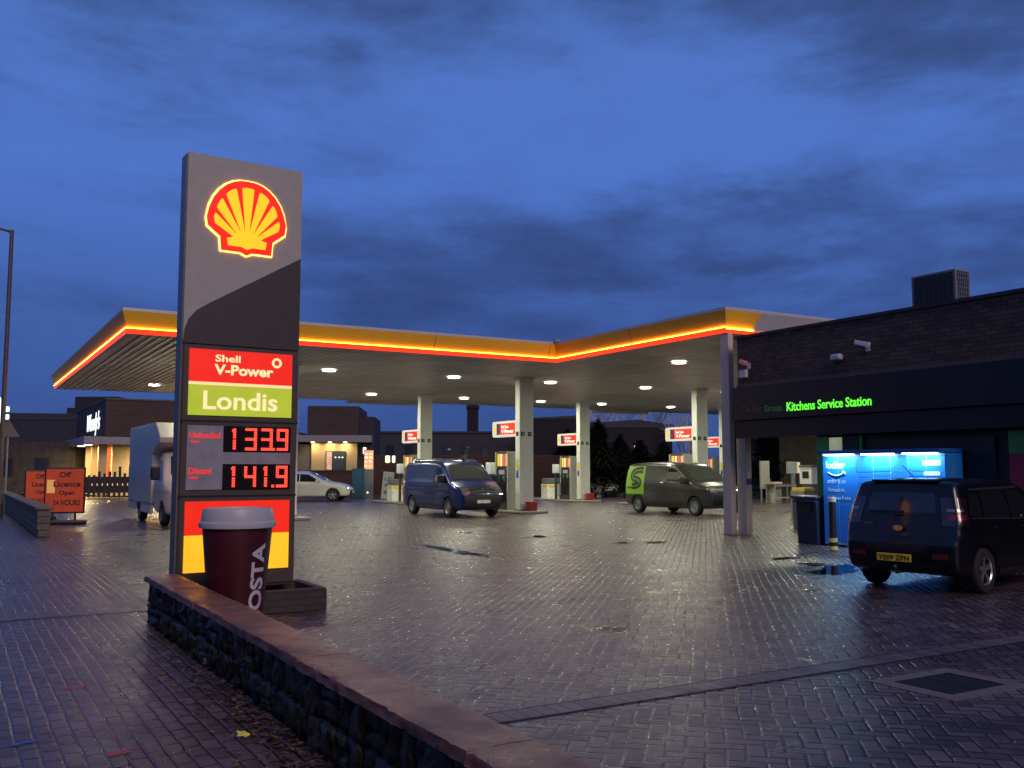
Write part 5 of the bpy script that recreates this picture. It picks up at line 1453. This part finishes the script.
# slatted fence with small lights
def slatfence(lab, x0, y0, n, dx, dy, lights=True):
    t = thing('slat_fence', lab, 'fence', 0, 0); t.location = (x0, y0, 0); t.rotation_euler = (0,0,math.atan2(dy, dx))
    L_ = math.hypot(dx, dy); rnd = random.Random(2); mb = MB()
    for i in range(n):
        x = L_*i/n; hh = 1.55+rnd.choice([-.2,-.1,0,.15,.3]); mb.box(x+.04, x+L_/n-.10, 0, .12, .05, hh)
    mb.build('dark_slats', M('slat_black', (.018,.016,.018), .6), t)
    MB().box(0,L_,.13,.2,.3,1.25).build('back_rail', M('slat_back', (.03,.018,.018), .7), t)
    if lights:
        for i in range(2, n, 1): MB().box(L_*i/n-.015,L_*i/n+.02,-.05,-.01,.72,.86).build('stud_light', E('stud', (1,.8,.6), .8), t)
slatfence('dark upright slat fence with small warm lights in front of the restaurant', Wx(84,56), 56, 11, Wx(133,56)-Wx(84,56), 1.0)
# blue payment pillar and reflective panel
simple('payment_pillar', 'tall blue teal machine with a glass side beyond the white car', 'machine', 0, 0,
       [('body',(-.35,.35,-.3,.3,0,1.75),M('pillar_blue', (.03,.09,.14), .4)),('blue_glass',(-.3,.3,-.32,-.3,.3,1.6),M('pillar_face', (.04,.14,.22), .2))], rot=-R).location = (Wx(359.5,56), 56, 0)
simple('steel_panel', 'brushed steel panel machine right of the blue pillar', 'machine', 0, 0,
       [('body',(-.42,.42,-.2,.2,0,1.7),M('brushed', (.3,.3,.3), .25, .8)),('lamp',(.05,.12,-.22,-.2,.3,.38),E('wl_white', (1,1,1), 3))], rot=-R).location = (Wx(367.5,56), 56, 0)
t = thing('leaning_board', 'white leaning price board left of the pumps', 'sign board', 0, 0, 0, -R); t.location = (Wx(387,53), 53, 0)
o = MB().box(-.30,.30,-.02,.04,.05,1.55).build('frame', M('pump_grey'), t); o.rotation_euler = (-.08,.08,0)
q = MB().box(-.25,.25,-.03,-.021,.12,1.48).build('poster', M('poster_pale', (.42,.42,.40), .5), o)
for i, s in enumerate(['1.33', 'JET', '£5']): text('poster_lettering', s, M('ink'), q, (-.18,-.033,1.05-.36*i), (1,0,0), (0,0,1), .36, .2, .003, .03)
for i, (x, y, l) in enumerate(((Wx(388,60), 60, 'round yellow lit lamp above the brick wall, left of a paler one'), (Wx(394,60), 60, 'slim pale lit lamp above the brick wall, right of the yellow one'))):
    t = thing('yard_lamp', l, 'lamp', 0, 0); t.location = (x, y, 0)
    MB().cyl((0,0,0),(0,0,2.1),.04,.04,8).build('post', black, t)
    MB().box(-.14 if i == 0 else -.09,.14 if i == 0 else .09,-.1,.1,2.1,2.55).build('lantern', E(f'lantern_{i}', (1,.9,.45) if i == 0 else (.8,.85,.7), 1.6), t, bevel=.06)

# ------------------------------------------------------------------ boundary wall and far buildings
bwm = brickmat('boundary_brick', (.09,.035,.028), (.07,.03,.025), (.03,.025,.022), .225, .075, .8)
def boxobj(name, lab, cat, px0, px1, y, dep, h_, mat, z0=0):
    t = thing(name, lab, cat, 0, 0); t.location = ((Wx(px0, y)+Wx(px1, y))/2, y, 0); t.rotation_euler = (0,0,0)
    hw = (Wx(px1, y)-Wx(px0, y))/2
    MB().box(-hw, hw, 0, dep, z0, h_).build('walls', mat, t); return t, hw
t, hw = boxobj('boundary_wall', 'long dark red brick boundary wall behind the pumps', 'wall', 374, 600, 62.2, .3, 2.5, bwm)
MB().box(-hw,hw,-.04,.34,2.5,2.6).build('coping', M('coping_dark'), t)
t, hw = boxobj('boundary_wall', 'lower dark brick wall in front of the drive through wing', 'wall', 296, 373, 60, .3, 1.55, bwm)
MB().box(-hw,hw,-.04,.34,1.55,1.63).build('coping', M('coping_dark'), t)
dk = M('far_render', (.040,.040,.050), .8); dk2 = M('far_brick', (.014,.011,.014), .85); pane = glassmat('far_pane', (.02,.03,.05), .2)
def windows(t, x0, x1, n, zs, ww, wh, y=-.0):
    for z in zs:
        for i in range(n):
            x = x0+(x1-x0)*(i+.5)/n
            f_ = MB().box(x-ww/2,x+ww/2,-.05,.0,z,z+wh).build('window', M('far_frame', (.02,.02,.024), .6), t)
            MB().box(x-ww/2+.1,x+ww/2-.1,-.06,-.051,z+.1,z+wh-.1).build('pane', pane, f_)
t, hw = boxobj('far_building', 'long pale grey flat roofed building with rows of dark windows beyond the wall', 'building', 378, 535, 95, 14, 5.3, dk)
windows(t, -hw+.3, hw-.3, 8, (1.2,3.0), .95, 1.2)
MB().box(-hw-.1,hw+.1,-.1,14,5.3,5.5).build('roof_edge', M('far_edge', (.04,.04,.045), .7), t)
t, hw = boxobj('factory_chimney', 'tall square dark factory chimney behind the pale grey building', 'chimney', 467, 478, 120, 1.4, 9.9, dk2)
MB().box(-hw-.12,hw+.12,-.12,1.5,9.4,9.7).build('chimney_band', dk2, t)
MB().box(-hw+.05,hw-.05,.05,1.35,9.9,10.05).build('chimney_cap', dk2, t)
t, hw = boxobj('far_building', 'dark windowless warehouse between the two pump columns', 'building', 532, 585, 85, 18, 6.2, dk2)
MB().prism([(-hw-.1,6.2),(hw+.1,6.2),(hw+.1,6.55),(-hw-.1,6.3)], 'y', -.05, 18).build('roof_edge', M('far_edge'), t)
t, hw = boxobj('far_building', 'big dark gabled warehouse behind the grey van with one tiny light', 'building', 588, 672, 72, 20, 4.9, dk2)
MB().prism([(-hw-.1,4.85),(hw+.1,4.85),(hw+.1,5.05),(hw*.2,5.45),(-hw-.1,5.2)], 'y', -.05, 20).build('roof', M('far_edge'), t)
MB().box(.3,.42,-.1,-.01,3.1,3.5).build('security_light', E('tiny_w', (.7,.8,.95), 1.2), t)
# left hand buildings
t, hw = boxobj('far_building', 'long dark blue roofed shed at the far left', 'building', -40, 100, 80, 15, 5.9, M('far_shed', (.03,.035,.05), .8))
MB().prism([(-hw,5.85),(hw,5.85),(hw-.3,6.35),(-hw,6.5)], 'y', -.05, 15).build('roof', M('far_edge'), t)
t, hw = boxobj('far_building', 'low dark brown stone building front at the left behind the orange boards', 'building', -40, 76, 66, 10, 3.6, M('dark_stone', (.05,.043,.038), .85, var=.4, vs=2, bump=.6, bs=10))
windows(t, hw-6, hw-1, 2, (1.2,), 1.0, 1.3)
t, hw = boxobj('far_building', 'dark block rising behind the restaurant tower', 'building', 74, 116, 85, 10, 8.2, M('far_block', (.022,.02,.028), .8))
MB().box(-hw-.7,-hw,0,8,0,7.2).build('stair_block', M('far_block'), t)
windows(t, -hw+.5, hw-.5, 2, (5.8,), .8, 1.0)
# wall seen through the passage
t, hw = boxobj('yard_building', 'brown stone yard building seen through the passage beside the shop', 'building', 779, 900, 56, 8, 3.6, M('yard_stone', (.05,.04,.03), .8, var=.3, vs=3, bump=.6, bs=12))
MB().box(-hw-.2,hw+.2,-.2,8,3.6,3.8).build('roof_edge', M('far_edge'), t)
MB().box(hw-2.0,hw-1.0,-.06,.0,0,2.1).build('door', M('yard_door', (.05,.04,.035), .6), t)

# ------------------------------------------------------------------ unseen house rows, added to darken reflections in cars and walls
def terrace(lab, b, a, L_, rot):
    t = thing('added_terrace_row', lab, 'building', b, a, 0, rot)
    MB().box(0, 8, 0, L_, 0, 6.2).build('walls', M('house_stone', (.07,.055,.045), .85, var=.3, vs=2), t)
    MB().prism([(-.3,6.2),(8.3,6.2),(4,8.6)], 'y', -.2, L_+.2).build('roof', M('house_slate', (.03,.03,.035), .7), t)
    n = int(L_/3)
    for i in range(n):
        for z in (1.0, 3.9):
            for x in (8.0,): 
                f_ = MB().box(x, x+.05, .8+3*i, 2.0+3*i, z, z+1.4).build('window', M('far_frame'), t)
                MB().box(x+.051, x+.06, .9+3*i, 1.9+3*i, z+.1, z+1.3).build('pane', pane, f_)
terrace('unseen dark stone terrace across the road, added to darken reflections', -26, -30, 90, 0)
terrace('unseen dark stone terrace behind the viewer, added to darken reflections', -10, -22, 48, -PI/2)

# ------------------------------------------------------------------ trees
def bare_tree(x, y, hgt, seed, lab, evergreen=False, spread=1.0):
    rnd = random.Random(seed); t = thing('tree', lab, 'tree', 0, 0, group='dark trees beyond the forecourt'); t.location = (x, y, 0); t.rotation_euler = (0,0,0)
    tr = MB(); br = MB(); tips = []
    def grow(p, d, l, r, dep, mb):
        q = p+d*l; mb.cyl(p, q, r, r*.72, 5 if dep > 2 else 8, cap=False); tips.append(q)
        if dep >= 6 or r < .006: return
        for k in range(rnd.choice([2,3,3]) if dep else 4):
            nd = (d+Vector((rnd.uniform(-1,1), rnd.uniform(-1,1), rnd.uniform(-.25,.6)))*(.55 if dep else .5)*spread).normalized()
            grow(q, nd, l*rnd.uniform(.62,.85), r*rnd.uniform(.5,.68), dep+1, br)
    grow(Vector((0,0,0)), Vector((0,0,1)), hgt*.28, hgt*.025, 0, tr)
    bkm = M('bark', (.035,.03,.026), .9)
    tr.build('trunk', bkm, t); br.build('branches', bkm, t)
    if evergreen:
        lv = MB()
        for i in range(5200):
            c = rnd.choice(tips); zr = c.z/hgt
            p = c+Vector((rnd.gauss(0,.35), rnd.gauss(0,.35), rnd.gauss(0,.35)))
            s = rnd.uniform(.06,.15); u = Vector((rnd.uniform(-1,1), rnd.uniform(-1,1), rnd.uniform(-1,1))).normalized(); v = u.orthogonal().normalized()
            lv.quad(p-u*s-v*s*.5, p+u*s-v*s*.5, p+u*s+v*s*.5, p-u*s+v*s*.5)
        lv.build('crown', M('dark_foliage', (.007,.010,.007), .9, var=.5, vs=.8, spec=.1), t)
def conifer(x, y, hgt, rad, seed, lab):
    rnd = random.Random(seed); t = thing('tree', lab, 'tree', 0, 0, group='dark trees beyond the forecourt'); t.location = (x, y, 0); t.rotation_euler = (0,0,0)
    MB().cyl((0,0,0),(0,0,hgt*.92),.16,.03,8).build('trunk', M('bark'), t)
    lv = MB()
    for i in range(4600):
        f = rnd.random()**.8; z = .4+f*(hgt-.4); rr = rad*(1-f)**.55*(1+.25*math.sin(z*3.1+seed)+.15*math.sin(z*7))
        an = rnd.uniform(0, 6.283); q = rr*math.sqrt(rnd.random())*rnd.uniform(.75,1.25)
        p = Vector((q*math.cos(an), q*math.sin(an), z+rnd.gauss(0,.22)))
        s = rnd.uniform(.07,.16); u = Vector((math.cos(an), math.sin(an), rnd.uniform(-.9,.2))).normalized(); v = Vector((-math.sin(an), math.cos(an), rnd.uniform(-.4,.4))).normalized()
        lv.quad(p-u*s-v*s*.4, p+u*s-v*s*.4, p+u*s+v*s*.4, p-u*s+v*s*.4)
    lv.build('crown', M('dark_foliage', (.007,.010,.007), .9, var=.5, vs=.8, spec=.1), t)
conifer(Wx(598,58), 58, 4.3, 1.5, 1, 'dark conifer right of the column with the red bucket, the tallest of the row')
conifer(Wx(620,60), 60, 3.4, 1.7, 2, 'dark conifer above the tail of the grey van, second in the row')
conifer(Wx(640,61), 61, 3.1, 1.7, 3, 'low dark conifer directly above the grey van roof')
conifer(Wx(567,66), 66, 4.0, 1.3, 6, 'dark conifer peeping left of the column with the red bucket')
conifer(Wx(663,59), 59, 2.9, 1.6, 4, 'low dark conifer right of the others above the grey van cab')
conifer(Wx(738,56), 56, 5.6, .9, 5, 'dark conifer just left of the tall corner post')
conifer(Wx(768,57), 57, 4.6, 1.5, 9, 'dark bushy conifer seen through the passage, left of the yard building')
bare_tree(Wx(612,80), 80, 8.5, 4, 'bare twiggy tree rising behind the left part of the gabled warehouse')
bare_tree(Wx(648,82), 82, 9.0, 8, 'bare twiggy tree rising behind the middle of the gabled warehouse')
bare_tree(Wx(684,70), 70, 6.2, 15, 'bare twiggy tree in the sky gap right of the gabled warehouse')
